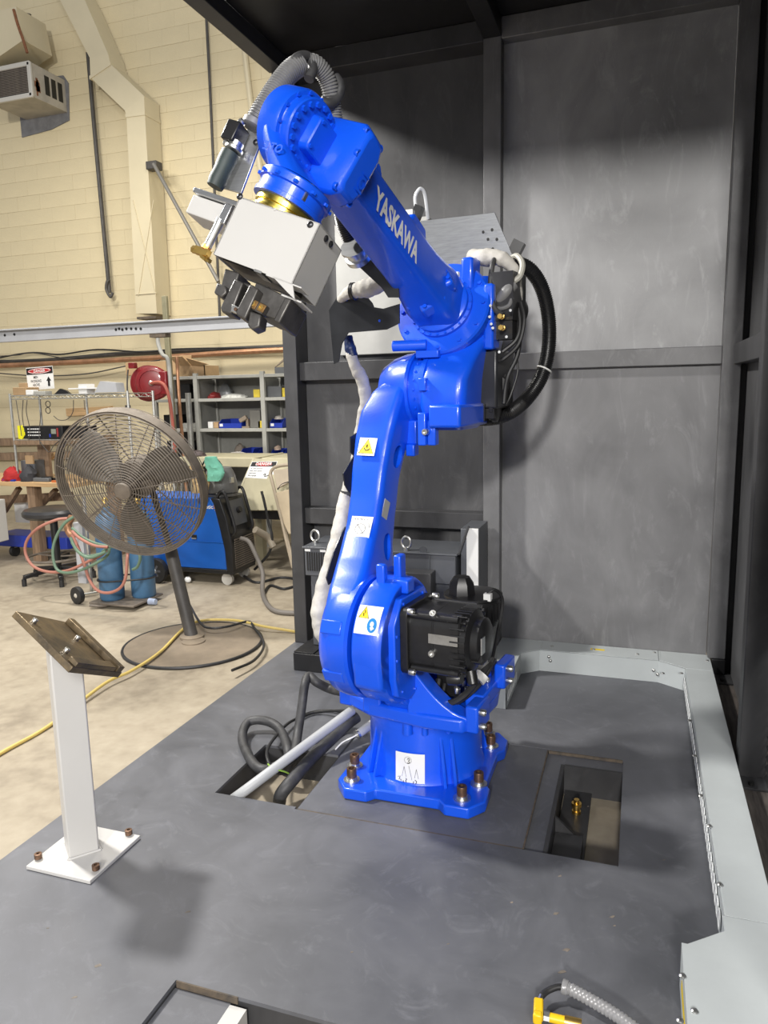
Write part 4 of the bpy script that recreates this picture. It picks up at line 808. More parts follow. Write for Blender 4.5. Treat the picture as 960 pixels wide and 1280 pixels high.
# ---- window air conditioner in the wall, and the duct above it
ac = thing('air_conditioner', P(20, 110, 8.7), 'rusty window air conditioner poking out of the block wall', 'air conditioner')
y0, y1 = 8.35, 8.99
q = [P(-8, 84, y0), P(38, 73, y0), P(40, 114, y0), P(-8, 128, y0)]; q = [V((x, y0, z)) for x, z in ((-8.42, 5.47), (-7.42, 5.47), (-7.42, 4.98), (-8.42, 4.98))]
a, b = P(36, 76, y0), P(38, 118, y0); xr, zt, zb = a.x, a.z, b.z-.02; xl = xr-.72
mb = MB(); mb.bx(xl, xr, y0+.03, y1, zb, zt); body = mb.build('case', mat('ac_beige', (.42, .39, .33), .55, var=.2, scale=5), ac, .006)
for nm, p in (('frame_bar', (xl, xr, y0, y0+.04, zt-.05, zt+.01)), ('frame_bar', (xl, xr, y0, y0+.04, zb-.01, zb+.05)), ('frame_bar', (xr-.05, xr+.01, y0, y0+.04, zb, zt)), ('frame_bar', (xl-.01, xl+.05, y0, y0+.04, zb, zt))):
    mb = MB(); mb.bx(*p); mb.build(nm, mat('ac_frame', (.55, .53, .48), .5) if 'ac_frame' not in MAT else MAT['ac_frame'], ac, .01)
mb = MB(); mb.bx(xl+.05, xr-.05, y0+.02, y0+.028, zb+.05, zt-.05); mb.build('dark_core', INK, ac)
for k in range(16): mb = MB(); z = zb+.06+k*(zt-zb-.12)/15; mb.bx(xl+.05, xr-.05, y0+.008, y0+.02, z, z+.012); mb.build('grille_slat', FANM, ac)
for k in range(3): mb = MB(); y = y0+.25+k*.12; mb.bx(xr+.0005, xr+.004, y, y+.08, zb+.1, zt-.08); mb.build('side_vent', INK, ac)
for k in range(7): mb = MB(); z = zb+.03+random.random()*(zt-zb-.1); mb.bx(xr+.001, xr+.005, y0+.05+random.random()*.05, y0+.1+random.random()*.06, z, z+.07); mb.build('rust_patch', mat('rust_orange', (.22, .09, .04), .8, var=.4, scale=30) if 'rust_orange' not in MAT else MAT['rust_orange'], ac)
mb = MB(); mb.plate([(xl-.1, 8.985, zb-.22), (xr-.3, 8.985, zb-.18), (xr+.02, 8.985, zb-.10), (xr+.06, 8.985, zt-.05), (xr-.02, 8.985, zt+.06), (xl-.1, 8.985, zt+.1)], .012); mb.build('flashing_board', mat('lead_grey', (.16, .16, .165), .7, var=.25, scale=8), ac)
od = thing('overhead_duct', P(20, 40, 8.6), 'cream sheet metal duct slanting above the air conditioner', 'duct')
mb = MB(); fq = [P(-30, 20, 8.3), P(20, 8, 8.3), P(29, 50, 8.3), P(0, 70, 8.3), P(-30, 78, 8.3)]; mb.plate(fq, .5, (0, -1, 0)); mb.build('duct_body', DUCTC, od)
mb = MB(); cable(mb, [P(17, 12, 8.28), P(22, 30, 8.28), P(29, 50, 8.26), P(34, 66, 8.26)], .018, 8); mb.build('rusty_drain', MAT['rust_orange'], od)
for px in (31, 37): mb = MB(); mb.cyl(P(px, 18, 8.6), P(px+2, 58, 8.6), .014, n=8); mb.build('hanger_rod', DARKP, od)
mb = MB(); mb.bar(P(28, 17, 8.6), P(38, 19, 8.6), .03, .03); mb.build('hanger_strap', DARKP, od)
# ---- pipes and rods on the wall
hk = thing('hooked_pipe', P(125, 200, 8.9), 'thin dark vertical pipe with a hooked lower end on the block wall', 'pipe')
mb = MB(); cable(mb, [P(110, 66, 8.88), P(118, 160, 8.88), P(128, 270, 8.88), P(137, 366, 8.88)], .028, 8); mb.build('pipe', DARKP, hk)
mb = MB(); cable(mb, [P(137, 350, 8.87), P(134, 352, 8.84), P(133, 362, 8.84), P(138, 371, 8.84), P(141, 366, 8.86)], .02, 8); mb.build('hook', DARKP, hk)
mb = MB(); cable(mb, [P(258, 22, 8.93), P(263, 120, 8.93), P(268, 235, 8.93), P(272, 330, 8.93), P(275, 400, 8.93)], .018, 8); one(mb, 'vertical_cable', DARKP, 'thin dark cable running straight down the wall left of the hose', 'cable')
mb = MB(); cable(mb, [P(305, 60, 8.92), P(317, 160, 8.92), P(330, 250, 8.92), P(338, 380, 8.92)], .035, 8); cp = one(mb, 'vertical_conduit', DUCTC, 'cream painted conduit pipe on the wall behind the wrist hose', 'conduit')
ROD = mat('grey_rod', (.22, .21, .19), .5, .3)
bz = thing('brace_rod', P(230, 270, 8.5), 'slanting grey brace rod bolted to the side of the cream duct', 'rod')
mb = MB(); mb.cyl(P(192, 205, 8.6), P(273, 352, 8.3), .024, n=10); mb.build('rod', ROD, bz)
mb = MB(); mb.box(P(193, 206, 8.62)+V((-.04, .05, 0)), (.16, .14, .10)); mb.build('bracket', DARKP, bz, .01)
mb = MB(); cable(mb, [P(-20, 458, 8.8)+V((-5, 0, 0)), P(-20, 458, 8.8), P(90, 453, 8.8), P(200, 447, 8.8), P(300, 440, 8.8), P(380, 436, 8.8)], .035, 8); one(mb, 'copper_line', COPP, 'long brown copper pipe running along the block wall', 'pipe')
for i, (rr, y, pts) in enumerate(((.03, 8.955, ((-20, 453), (60, 450), (140, 443), (200, 440), (380, 432))), (.012, 8.89, ((-20, 451), (36, 441), (75, 443), (122, 437), (180, 440), (230, 436), (380, 434))), (.009, 8.74, ((-20, 465), (30, 469), (60, 470), (110, 467), (160, 457), (200, 450))), (.008, 8.83, ((-20, 446), (20, 444), (40, 441), (80, 448), (110, 452))))):
    mb = MB(); cable(mb, [P(*q, y) for q in pts], rr, 7); one(mb, 'wiring_run', [DARKP, RUBBER, DARKP, DARKP][i], ['thick dark cable bundle lying on the copper pipe', 'black cable sagging in waves above the copper pipe', 'thin cable sagging below the copper pipe behind the danger sign', 'thin cable running above the copper pipe at the left edge'][i], 'cable')
for i, (y0_, y1_) in enumerate(((553, 551), (571, 569.5))): mb = MB(); mb.bar(P(-20, y0_, 8.9), P(140, y1_-2, 8.9), .10, .11); one(mb, 'wooden_batten', OLDW, ['upper brown wooden batten on the wall behind the wire rack', 'lower brown wooden batten on the wall behind the wire rack'][i], 'batten')
mb = MB(); mb.box(V((P(112, 514, 8.97).x, 8.97, P(112, 514, 8.97).z)), (.8, .06, .11), Matrix.Rotation(-.03, 3, 'Y')); one(mb, 'yellow_plank', WOOD, 'short yellow wooden plank fixed high on the wall behind the fan', 'plank')
# ---- overhead rail with post
rail = thing('overhead_rail', (-3.99, 5.6, 2.2), 'long grey steel rail crossing overhead in front of the block wall', 'rail')
mb = MB(); a, b = P(-40, 424, 5.6), P(372, 399, 5.6); a = a+(a-b)*.7; mb.bar(a, b, .06, .098); mb.build('beam', RAILG, rail, .004)
mb = MB(); a, b = P(-40, 416, 5.57), P(372, 391.5, 5.57); mb.bar(a+(a-b)*.7, b, .12, .012); mb.build('top_flange', RAILG, rail, .002)
hole_ = proto(MB().lathe([(.012, 0), (.012, .003)], (0, 0, 0), (0, 0, 1), 10), 'bolt_hole', INK)
for px, py in ((6, 419), (18, 418), (145, 412), (149, 411), (153, 412), (158, 411), (164, 411), (170, 411), (176, 411)): inst(hole_, 'bolt_hole', zframe(P(px, py, 5.568), (0, -1, 0)), rail)
mb = MB(); p = P(200, 418, 5.62); mb.box(p, (.16, .08, .05)); mb.build('bracket', RUSTY, rail)
OLIVE = mat('olive_strut', (.30, .28, .18), .5, .4, var=.2, scale=6)
st_ = thing('strut_post', (-4.2, 6.85, FZ), 'olive green slotted strut post carrying the red hose reel', 'post')
a = P(209, 418, 6.85); b = P(207, 370, 6.85); mb = MB(); mb.bx(a.x-.028, a.x+.028, 6.83, 6.87, FZ, b.z); mb.build('channel', OLIVE, st_, .004)
mb = MB(); cable(mb, [P(197, 416, 6.74), P(198, 430, 6.74), P(203, 443, 6.74), P(210, 450, 6.74), P(213, 480, 6.74), P(216, 540, 6.74), P(219, 620, 6.74)], .021, 8); mb.build('conduit', SHELF, st_)
mb = MB(); cable(mb, [P(221, 446, 6.9), P(224, 500, 6.9), P(229, 560, 6.9), V((P(229, 560, 6.9).x+.02, 6.9, FZ))], .018, 8); one(mb, 'copper_riser', COPP, 'thin upright copper pipe just right of the red hose reel', 'pipe')
mb = MB(); a = P(235, 491, 7.33); mb.cyl(a, (a.x, 7.33, FZ), .033, n=10); one(mb, 'rack_upright', GALV, 'short galvanised upright pole in front of the dark shelves', 'pole')
# ---- red hose reel
reel = thing('hose_reel', P(188, 480, 6.78), 'round dark red hose reel mounted high on the post', 'hose reel')
rc = P(190, 479, 6.68); rn = V((.35, -.94, 0)).normalized()
mb = MB(); mb.lathe([(.14, -.10), (.175, -.09), (.18, -.02), (.165, 0), (.12, .012), (.06, .015)], rc, rn, 36); mb.build('drum_cover', RED, reel)
mb = MB(); mb.lathe([(.185, -.11), (.19, -.11), (.19, -.07), (.185, -.07)], rc-V((.07, 0, 0)), rn, 36); mb.lathe([(.13, -.12), (.18, -.11), (.185, -.05), (.17, -.04)], rc-V((.08, -.02, 0)), rn, 36); mb.build('rear_flange', RED, reel)
mb = MB(); mb.lathe([(.125, .005), (.13, .018), (.135, .005)], rc, rn, 36, caps=(False, False)); mb.build('raised_ring', RED, reel)
mb = MB(); mb.box(rc+V((.11, .05, .0)), (.10, .06, .24)); mb.build('mount_arm', RED, reel, .01)
mb = MB(); mb.box(P(166, 457, 6.66), (.075, .06, .06)); mb.build('hose_guide', RED, reel, .006)
mb = MB(); mb.lathe([(.026, .012), (.026, .04), (.014, .05)], rc, rn, 12); mb.build('hub', STEEL, reel)
mb = MB(); cable(mb, [rc+rn*.04, P(200, 478, 6.58), P(207, 484, 6.58), P(212, 500, 6.60), P(216, 530, 6.63), P(219, 570, 6.68)], .017, 8); mb.build('red_hose', mat('red_hose', (.38, .1, .07), .5), reel)
mb = MB(); cable(mb, [P(160, 462, 6.64), P(159, 480, 6.64), P(160, 500, 6.64), P(161, 508, 6.64)], .008, 6); mb.box(P(160, 510, 6.64), (.04, .04, .06)); mb.build('hose_end', DARKP, reel)
# ---- grey shelving
sh = thing('shelving_unit', (-4.1, 7.6, FZ), 'grey steel shelving unit with bins behind the welder', 'shelving')
SY0, SY1 = 7.4, 7.85; XU = (-5.35, -4.79, -3.94, -3.12); ZS = (1.80, 1.545, 1.205, .86, .4)
for x in XU:
    for y in (SY0, SY1-.04): mb = MB(); mb.bx(x-.025, x+.025, y, y+.04, FZ, 1.83); mb.build('upright', SHELF, sh)
for i in range(3):
    for z in ZS: mb = MB(); mb.bx(XU[i]+.026, XU[i+1]-.026, SY0+.002, SY1-.01, z-.035, z); mb.build('shelf', SHELF, sh, .003)
    mb = MB(); mb.bx(XU[i], XU[i+1], SY1+.001, SY1+.01, .1, 1.8); mb.build('back_panel', SHELFD if i else DARKP, sh)
for x in XU[1:3]: mb = MB(); mb.bx(x-.004, x+.004, SY0+.045, SY1-.045, .3, 1.76); mb.build('side_panel', SHELFD, sh)
mb = MB(); mb.bx(-4.70, -4.45, SY1-.012, SY1-.004, 1.2, 1.8); 
def on_shelf(px, zs, y): 
    p = P(px, 500, y); return V((p.x, y, zs))
def bin_(px0, px1, zs, h, label, y=7.47, m=BIN, name='parts_bin', cat='bin', group='blue parts bins on the grey shelves'):
    a, b = on_shelf(px0, zs, y), on_shelf(px1, zs, y); t = thing(name, ((a.x+b.x)/2, y+.1, zs+.0005), label, cat, group); d = .26; z = zs+.001
    mb = MB(); mb.bx(a.x, b.x, y, y+d, z, z+.006); mb.build('base', m, t)
    for k in (a.x, b.x-.006): mb = MB(); mb.plate([(k, y, z), (k, y+d, z), (k, y+d, z+h), (k, y+.06, z+h), (k, y, z+h*.55)], .006, (-1, 0, 0)); mb.build('side', m, t)
    mb = MB(); mb.bx(a.x, b.x, y, y+.006, z, z+h*.55); mb.build('front', m, t); mb = MB(); mb.bx(a.x, b.x, y+d-.006, y+d, z, z+h); mb.build('back', m, t)
    mb = MB(); mb.bx(a.x+.01, a.x+.05, y-.003, y-.0005, z+.02, z+.05); mb.build('paper_tag', STICK, t)
bin_(272, 300, 1.205, .10, 'wide blue bin on the middle shelf of the left grey bay')
bin_(336, 352, 1.205, .10, 'blue bin on the middle shelf at the right end, beside the dark post')
bin_(335, 349, .86, .10, 'blue bin with scraps on the lowest visible shelf of the right bay')
bin_(352, 366, .86, .10, 'blue bin next to the dark enclosure post on the lowest visible shelf')
bin_(297, 312, .86, .11, 'left blue bin behind plastic bags on the lowest left shelf')
bin_(318, 328, .86, .09, 'small blue bin against the upright on the lowest left shelf')
def sbox(px0, px1, zs, h, m, name, label, cat='box', y=7.5, d=.2, bevel=.004, group=None):
    a, b = on_shelf(px0, zs, y), on_shelf(px1, zs, y); mb = MB(); mb.bx(a.x, b.x, y, y+d, zs+.001, zs+h); return one(mb, name, m, label, cat, group, bevel)
YB = mat('yellow_carton', (.65, .5, .05), .6); GB = mat('grey_case', (.12, .125, .13), .5); TB_ = mat('brown_tool', (.25, .2, .15), .6)
sbox(258, 264, 1.205, .075, STICK, 'white_can', 'white can on the middle shelf left of the wide blue bin', 'can'); sbox(265, 271, 1.205, .07, CARD, 'small_carton', 'small tan carton touching the wide blue bin')
sbox(317, 325, 1.545, .09, YB, 'yellow_carton', 'yellow carton on the upper shelf of the left grey bay'); sbox(353, 362, 1.545, .10, YB, 'red_yellow_carton', 'yellow carton on the upper shelf by the dark post')
sbox(321, 327, 1.205, .08, YB, 'yellow_packet', 'yellow packet at the right end of the middle shelf')
sbox(334, 352, 1.545, .12, GB, 'grey_case', 'dark grey plastic case on the upper shelf of the right bay', 'case')
sbox(311, 324, 1.205, .20, mat('meter_grey', (.16, .155, .14), .5), 'meter_box', 'grey meter box standing on the middle shelf', 'box')
t = thing('bench_tool', on_shelf(303, 1.205, 7.5), 'brown hand tool lying by the grey meter box', 'tool'); a = on_shelf(303, 1.206, 7.5); mb = MB(); mb.box(a+V((0, 0, .10)), (.10, .05, .05), Matrix.Rotation(-.5, 3, 'Y')); mb.build('head', TB_, t, .01); mb = MB(); mb.bx(a.x-.02, a.x+.08, 7.48, 7.58, 1.206, 1.225); mb.build('base', TB_, t); mb = MB(); mb.bx(a.x+.03, a.x+.06, 7.5, 7.54, 1.22, 1.31); mb.build('stem', TB_, t)
def heap(px0, px1, zs, h, m, name, label, cat, y=7.52, seed=1, n=16, d=.12):
    random.seed(seed); a, b = on_shelf(px0, zs, y), on_shelf(px1, zs, y); hx = (b.x-a.x)/2; cx = (a.x+b.x)/2; mb = MB(); R = []
    for i in range(7):
        u = i/6; k = math.sqrt(max(0.02, 1-u*u)); R.append([V((cx+hx*k*cos(2*pi*j/n)*(.85+.3*random.random()), y+d+d*k*sin(2*pi*j/n)*(.85+.3*random.random()), zs+.001+h*u*(.9+.2*random.random()))) for j in range(n)])
    R[0] = [V((p.x, p.y, zs+.001)) for p in R[0]]; mb.rings(R); return one(mb, name, m, label, cat)
PLA = mat('clear_bag', (.45, .42, .38), .3, var=.2, scale=15); REDM = mat('red_part', (.28, .03, .03), .5, var=.3, scale=20)
heap(256, 268, 1.545, .07, REDM, 'red_valve', 'small red machine part on the upper shelf of the left bay', 'part', seed=2)
heap(272, 306, 1.545, .05, mat('white_wrap', (.6, .6, .56), .35, var=.3, scale=30), 'wrapped_fittings', 'heap of white wrapped fittings on the upper shelf', 'fittings', seed=3, d=.06, y=7.48)
heap(271, 288, 1.545, .17, mat('dark_bag', (.22, .23, .24), .3, var=.3, scale=14), 'plastic_bag', 'dark pointed plastic bag at the back of the upper shelf', 'bag', y=7.68, seed=4, d=.06)
heap(277, 308, .86, .08, PLA, 'bagged_parts', 'clear plastic bags of parts heaped on the lowest shelf', 'bag', y=7.415, seed=5, d=.022)
heap(285, 300, .86, .15, mat('felt_brown', (.2, .17, .14), .9), 'brown_cloth', 'brown cloth bundle behind the plastic bags on the lowest shelf', 'cloth', y=7.60, seed=6, d=.08)
heap(338, 346, .955, .05, mat('skin_tan', (.5, .38, .3), .6), 'wire_bundle', 'tan bundle sticking out of the lowest right blue bin', 'bundle', y=7.5, seed=7, d=.05)
heap(340, 350, 1.30, .04, PLA, 'clear_packets', 'clear packets on top of the blue bin by the dark post', 'packet', y=7.5, seed=8, d=.05)
def carton(px0, px1, z, h, m, label, y=7.5, flaps=True):
    a, b = on_shelf(px0, z, y), on_shelf(px1, z, y); t = thing('open_carton', ((a.x+b.x)/2, y+.15, z+.001), label, 'carton'); z += .001
    for nm, p in (('front', (a.x, b.x, y, y+.008, z, z+h)), ('back', (a.x, b.x, y+.3, y+.308, z, z+h)), ('side', (a.x, a.x+.008, y, y+.3, z, z+h)), ('side', (b.x-.008, b.x, y, y+.3, z, z+h))): mb = MB(); mb.bx(*p); mb.build(nm, m, t)
    if flaps:
        w = b.x-a.x; mb = MB(); mb.plate([(a.x, y, z+h), (a.x+w*.49, y, z+h), (a.x+w*.42, y-.13, z+h+.10), (a.x-.02, y-.13, z+h+.10)], .006); mb.build('flap', m, t)
        mb = MB(); mb.plate([(a.x+w*.52, y, z+h), (b.x, y, z+h), (b.x+.12, y-.1, z+h-.0), (a.x+w*.6, y-.15, z+h+.08)], .006); mb.build('flap', m, t)
carton(225, 258, 1.801, .12, CARD, 'open cardboard carton with raised flaps on top of the grey shelves')
sbox(160, 232, 1.832, .16, CARD, 'long_carton', 'long cardboard carton behind the red hose reel on the shelf top', 'carton', y=7.62, d=.2); sbox(228, 242, 1.96, .10, CARD, 'upper_carton', 'cardboard carton peeking over the open carton', 'carton', y=7.82, d=.02)
t = thing('dark_carton', on_shelf(352, 1.801, 7.5), 'dark brown open box at the right end of the shelf top', 'box'); a, b = on_shelf(345, 1.802, 7.5), on_shelf(372, 1.802, 7.5)
mb = MB(); mb.bx(a.x, b.x, 7.5, 7.7, 1.802, 1.87); mb.build('body', GB, t); mb = MB(); mb.plate([(a.x, 7.5, 1.87), (a.x+.12, 7.47, 1.93), (a.x+.14, 7.62, 2.0), (a.x+.04, 7.7, 1.99)], .008); mb.build('flap', mat('dark_card', (.15, .12, .09), .8), t)
mb = MB(); mb.plate([(a.x+.13, 7.48, 1.93), (b.x, 7.49, 1.90), (b.x, 7.6, 1.97), (a.x+.15, 7.6, 1.98)], .008); mb.build('flap', MAT['dark_card'], t)
# dark things in the left shelf bay
for i, (p0, p1, z, h, lb) in enumerate(((203, 222, 1.205, .16, 'black crate on the middle shelf of the dark left bay'), (225, 238, 1.545, .17, 'black box on the upper shelf of the dark left bay'), (224, 243, 1.205, .06, 'low grey tray of parts in the dark left bay'), (205, 240, .86, .2, 'long black case on the low shelf of the dark left bay'))):
    sbox(p0, p1, z, h, [BLACK, BLACK, SHELF, BLACK][i], ['black_crate', 'black_box', 'parts_tray', 'black_case'][i], lb, ['crate', 'box', 'tray', 'case'][i])
# ---- tan machine with danger sign
tm = thing('tan_machine', (-3.7, 6.8, FZ), 'tan painted sheet metal machine with a sloping front and danger sign', 'machine')
a, b = P(224, 585, 6.7), P(372, 585, 6.7); zt = P(300, 572, 6.7).z; zt_tm = zt
mb = MB(); mb.bx(a.x, P(368, 585, 6.7).x, 6.7, 7.25, zt-.10, zt); mb.build('table_top', TANP, tm, .01)
f0 = [P(300, 573, 6.65), P(366, 571, 6.65)]
sl = [P(318, 573, 6.55), P(362, 573, 6.55), P(376, 638, 6.35), P(290, 638, 6.35)]; mb = MB(); n_ = (sl[1]-sl[0]).cross(sl[3]-sl[0]).normalized(); n_ = n_ if n_.y < 0 else -n_; mb.plate(sl, .02, n_); fr = mb.build('sloping_front', TANP, tm, .004)
mb = MB(); mb.plate([sl[0], sl[3], V((sl[3].x, 7.2, sl[3].z)), V((sl[0].x, 7.2, sl[0].z))], .02); mb.build('side_sheet', TANP, tm)
mb = MB(); mb.bx(P(302, 640, 6.5).x, -3.0, 6.5, 7.2, .35, .47); mb.build('lower_frame', DARKP, tm)
for x in (a.x+.1, -3.75, -3.15): mb = MB(); mb.bx(x, x+.08, 6.75, 6.83, FZ, zt-.1); mb.build('leg', TANP, tm)
def slp(u, v, off=.003): return sl[0].lerp(sl[1], u).lerp(sl[3].lerp(sl[2], u), v)+n_*off
def splane(px, py, off=.002): return hit(px, py, sl[0]+n_*off, n_)
sq = [splane(315, 577), splane(347, 576.5), splane(341, 599), splane(306, 597)]
mb = MB(); mb.plate(sq, .002, n_); sg = mb.build('danger_sign', STICK, tm)
def sgp(u, v, off=.001): return sq[0].lerp(sq[1], u).lerp(sq[3].lerp(sq[2], u), v)+n_*off
def flat(pts, name, m, par): mb = MB(); k = len(pts); mb.add([p for p in pts]+[p-n_*.0006 for p in pts], [tuple(range(k)), tuple(range(2*k-1, k-1, -1))]+[(i, k+i, k+(i+1) % k, (i+1) % k) for i in range(k)]); return mb.build(name, m, par)
DRED = mat('danger_red', (.5, .03, .03), .5)
flat([sgp(.02, .03, .0015), sgp(.98, .03, .0015), sgp(.98, .30, .0015), sgp(.02, .30, .0015)], 'sign_header', INK, sg)
flat([sgp(.5+.32*cos(2*pi*k/24), .165+.11*sin(2*pi*k/24), .0025) for k in range(24)], 'red_oval', DRED, sg)
ex_, ey_ = (sq[1]-sq[0]).normalized(), (sq[0]-sq[3]).normalized()
mb = MB(); text(mb, 'DANGER', sgp(.5, .225, .0035), ex_, ey_, .030, 0, .02, 'CENTER'); 
mb.build('sign_text', STICK, sg)
for k, ws_ in enumerate(((.07, .12, .16, .26, .29, .50), (.07, .20, .22, .32, .35, .52), (.07, .18, .20, .33), (.07, .17, .20, .36))):
    mb = MB(); v = .42+k*.14
    for a, b in zip(ws_[::2], ws_[1::2]):
        N = max(2, int((b-a)/.025)); mb.tube([sgp(a+(b-a)*t/N, v+(.03 if t % 2 else -.02), .0025) for t in range(N+1)], .0022, 4)
    tag(mb.build('worn_print', INKG, sg), kind='stuff')
mb = MB(); cable(mb, [sgp(.62, .78, .002), sgp(.7, .72, .002), sgp(.68, .86, .002), sgp(.8, .8, .002), sgp(.9, .62, .002), sgp(.93, .8, .002)], .003, 4); mb.build('sign_drawing', INK, sg)
# ---- danger sign on the wire rack
ds_ = thing('danger_sign', P(51, 488, 6.4), 'white danger sign with red oval and up arrow above the wire rack', 'sign')
o0, o1, o2 = P(35, 488, 6.4), P(68, 485.5, 6.4), P(34, 460, 6.4); ex = (o1-o0).normalized(); ey = V((0, 0, 1)); W2 = (o1-o0).length; H2 = (o2-o0).z
mb = MB(); mb.prism([(0, 0), (W2, 0), (W2, H2), (0, H2)], o0, ex, ey, (0, 1, 0), .004); mb.build('board', STICK, ds_)
def dq(x0, x1, y0, y1, off): return [o0+ex*W2*a+ey*H2*b+V((0, -off, 0)) for a, b in ((x0, y0), (x1, y0), (x1, y1), (x0, y1))]
n_ = V((0, -1, 0))
flat(dq(0.01, .99, .68, .97, .0012), 'header', INK, ds_); flat([o0+ex*W2*(.5+.44*cos(2*pi*k/28))+ey*H2*(.825+.12*sin(2*pi*k/28))+V((0, -.002, 0)) for k in range(28)], 'red_oval', DRED, ds_)
mb = MB(); mb.tube([o0+ex*W2*(.5+.41*cos(2*pi*k/28))+ey*H2*(.825+.10*sin(2*pi*k/28))+V((0, -.0025, 0)) for k in range(28)], .0022, 4, True); mb.build('oval_line', STICK, ds_)
mb = MB(); text(mb, 'DANGER', o0+ex*W2*.5+ey*H2*.77+V((0, -.003, 0)), ex, ey, H2*.12, 0, .02, 'CENTER', .92); mb.build('lettering', STICK, ds_)
for k, s in enumerate(('MEN', 'WORKING', 'ABOVE')): mb = MB(); text(mb, s, o0+ex*W2*.34+ey*H2*(.50-.17*k)+V((0, -.0015, 0)), ex, ey, H2*.115, 0, .01, 'CENTER', .75); mb.build('lettering', INK, ds_)
flat([o0+ex*W2*a+ey*H2*b+V((0, -.0015, 0)) for a, b in ((.78, .12), (.86, .12), (.86, .36), (.91, .36), (.82, .55), (.73, .36), (.78, .36))], 'arrow', INK, ds_)
# ---- wire rack standing on the bench
BY0, BY1, BZ = 6.0, 6.75, P(40, 603, 6.0).z
bench = thing('workbench', (-6.4, 6.4, FZ), 'pine topped workbench against the wall at the left edge', 'workbench')
bxr = P(92, 600, 6.0).x
mb = MB(); mb.bx(-8.2, bxr, BY0, BY1, BZ-.045, BZ); mb.build('top', WOOD, bench, .004)
mb = MB(); a = P(38, 612, 6.1); mb.bx(a.x-.05, a.x+.05, 6.1, 6.2, FZ, BZ-.046); mb.build('leg', OLDW, bench)
mb = MB(); mb.bx(-8.15, -8.05, 6.1, 6.2, FZ, BZ-.046); mb.build('leg', OLDW, bench); mb = MB(); mb.bx(bxr-.1, bxr, 6.6, 6.7, FZ, BZ-.046); mb.build('leg', OLDW, bench)
mb = MB(); mb.bar(P(5, 640, 6.3), P(24, 610, 6.3), .06, .04); mb.build('brace', OLDW, bench); mb = MB(); mb.bar(P(44, 640, 6.4), P(70, 612, 6.4), .06, .04); mb.build('brace', OLDW, bench)
mb = MB(); mb.bar(P(-10, 625, 6.6), P(90, 620, 6.6), .06, .09); mb.build('stretcher', OLDW, bench)
RY0, RY1 = 6.1, 6.5; rk = thing('wire_rack', (-5.6, 6.3, BZ), 'chrome wire rack standing on the pine workbench', 'rack')
x0, x1 = P(17, 540, RY0).x, P(163, 540, RY0).x; zt = P(17, 497, RY0).z; zm = P(50, 552, RY0).z; xm = P(78, 552, RY0).x
for x, y in ((x0, RY0), (x0+.0, RY1), (xm, RY1), (xm, RY0+.02), (x1, RY0), (x1, RY1)):
    if (x, y) == (xm, RY0+.02): continue
    mb = MB(); mb.cyl((x, y, BZ+.001), (x, y, zt+.04), .013, n=8); mb.build('upright', GALV, rk)
def wshelf(xa, xb, z):
    for y in (RY0, RY1):
        mb = MB(); mb.cyl((xa, y, z+.018), (xb, y, z+.018), .005, n=6); mb.cyl((xa, y, z-.018), (xb, y, z-.018), .005, n=6)
        N = int((xb-xa)/.05); mb.tube([(xa+(xb-xa)*k/N, y, z+(.016 if k % 2 else -.016)) for k in range(N+1)], .0035, 5); mb.build('shelf_edge', GALV, rk)
    mb = MB()
    for k in range(int((xb-xa)/.03)): mb.cyl((xa+.03*k, RY0, z+.02), (xa+.03*k, RY1, z+.02), .0025, n=4)
    tag(mb.build('shelf_wires', GALV, rk), kind='stuff')
wshelf(x0, x1, zt); wshelf(x0, xm+.06, zm)
mb = MB(); mb.bx(x0-.01, xm+.05, RY0-.012, RY0-.002, zm-.03, zm+.012); mb.build('shelf_strip', OLDW, rk)
mb = MB(); mb.bx(x0+.02, x0+.16, RY0+.28, RY0+.32, BZ+.001, zm-.03); one(mb, 'old_board', OLDW, 'weathered upright board leaning behind the wire rack post', 'board')
tt_ = thing('timer_display', P(55, 540, RY0+.1), 'black control box with a yellow end panel on the middle rack shelf', 'control box')
a = P(30, 547, RY0+.05); b = P(79, 541, RY0+.05); zz = zm+.027; hh = .13
mb = MB(); mb.bx(a.x, b.x, RY0+.04, RY0+.22, zz, zz+hh); mb.build('case', BLACK, tt_, .004)
mb = MB(); mb.prism([(0, 0), (.05, -.005), (.09, .04), (.09, .10), (.05, .14), (0, .135)], (a.x-.06, RY0+.035, zz), (1, 0, 0), (0, 0, 1), (0, 1, 0), .02); mb.build('yellow_end', mat('bright_yellow', (.85, .8, .02), .4), tt_)
for r in range(3):
    for k in range(7): mb = MB(); x = a.x+.07+k*.024; z = zz+.03+r*.032; mb.bx(x, x+.016, RY0+.036, RY0+.0395, z, z+.012); mb.build('key', STICK, tt_)
mb = MB(); mb.bx(b.x-.14, b.x-.08, RY0+.036, RY0+.0395, zz+.05, zz+.10); mb.build('screen', mat('lcd', (.25, .27, .22), .3), tt_); mb = MB(); mb.bx(b.x-.07, b.x-.05, RY0+.036, RY0+.0395, zz+.02, zz+.11); mb.build('red_strip', REDM, tt_)
mb = MB(); mb.bx(b.x-.17, b.x-.15, RY0+.036, RY0+.0395, zz+.015, zz+.05); mb.build('blue_knob', BIN, tt_)
mb = MB(); x = P(83, 540, RY0+.1).x; mb.bx(x, x+.22, RY0+.12, RY0+.3, zm+.027, zm+.15); one(mb, 'black_monitor', BLACK, 'black box just right of the control box, behind the fan', 'box', None, .004)
def onrack(px0, px1, h, m, name, label, cat, y=RY0+.12, d=.18):
    a, b = P(px0, 490, y).x, P(px1, 490, y).x; mb = MB(); mb.bx(a, b, y, y+d, zt+.024, zt+.024+h); return one(mb, name, m, label, cat, None, .004)
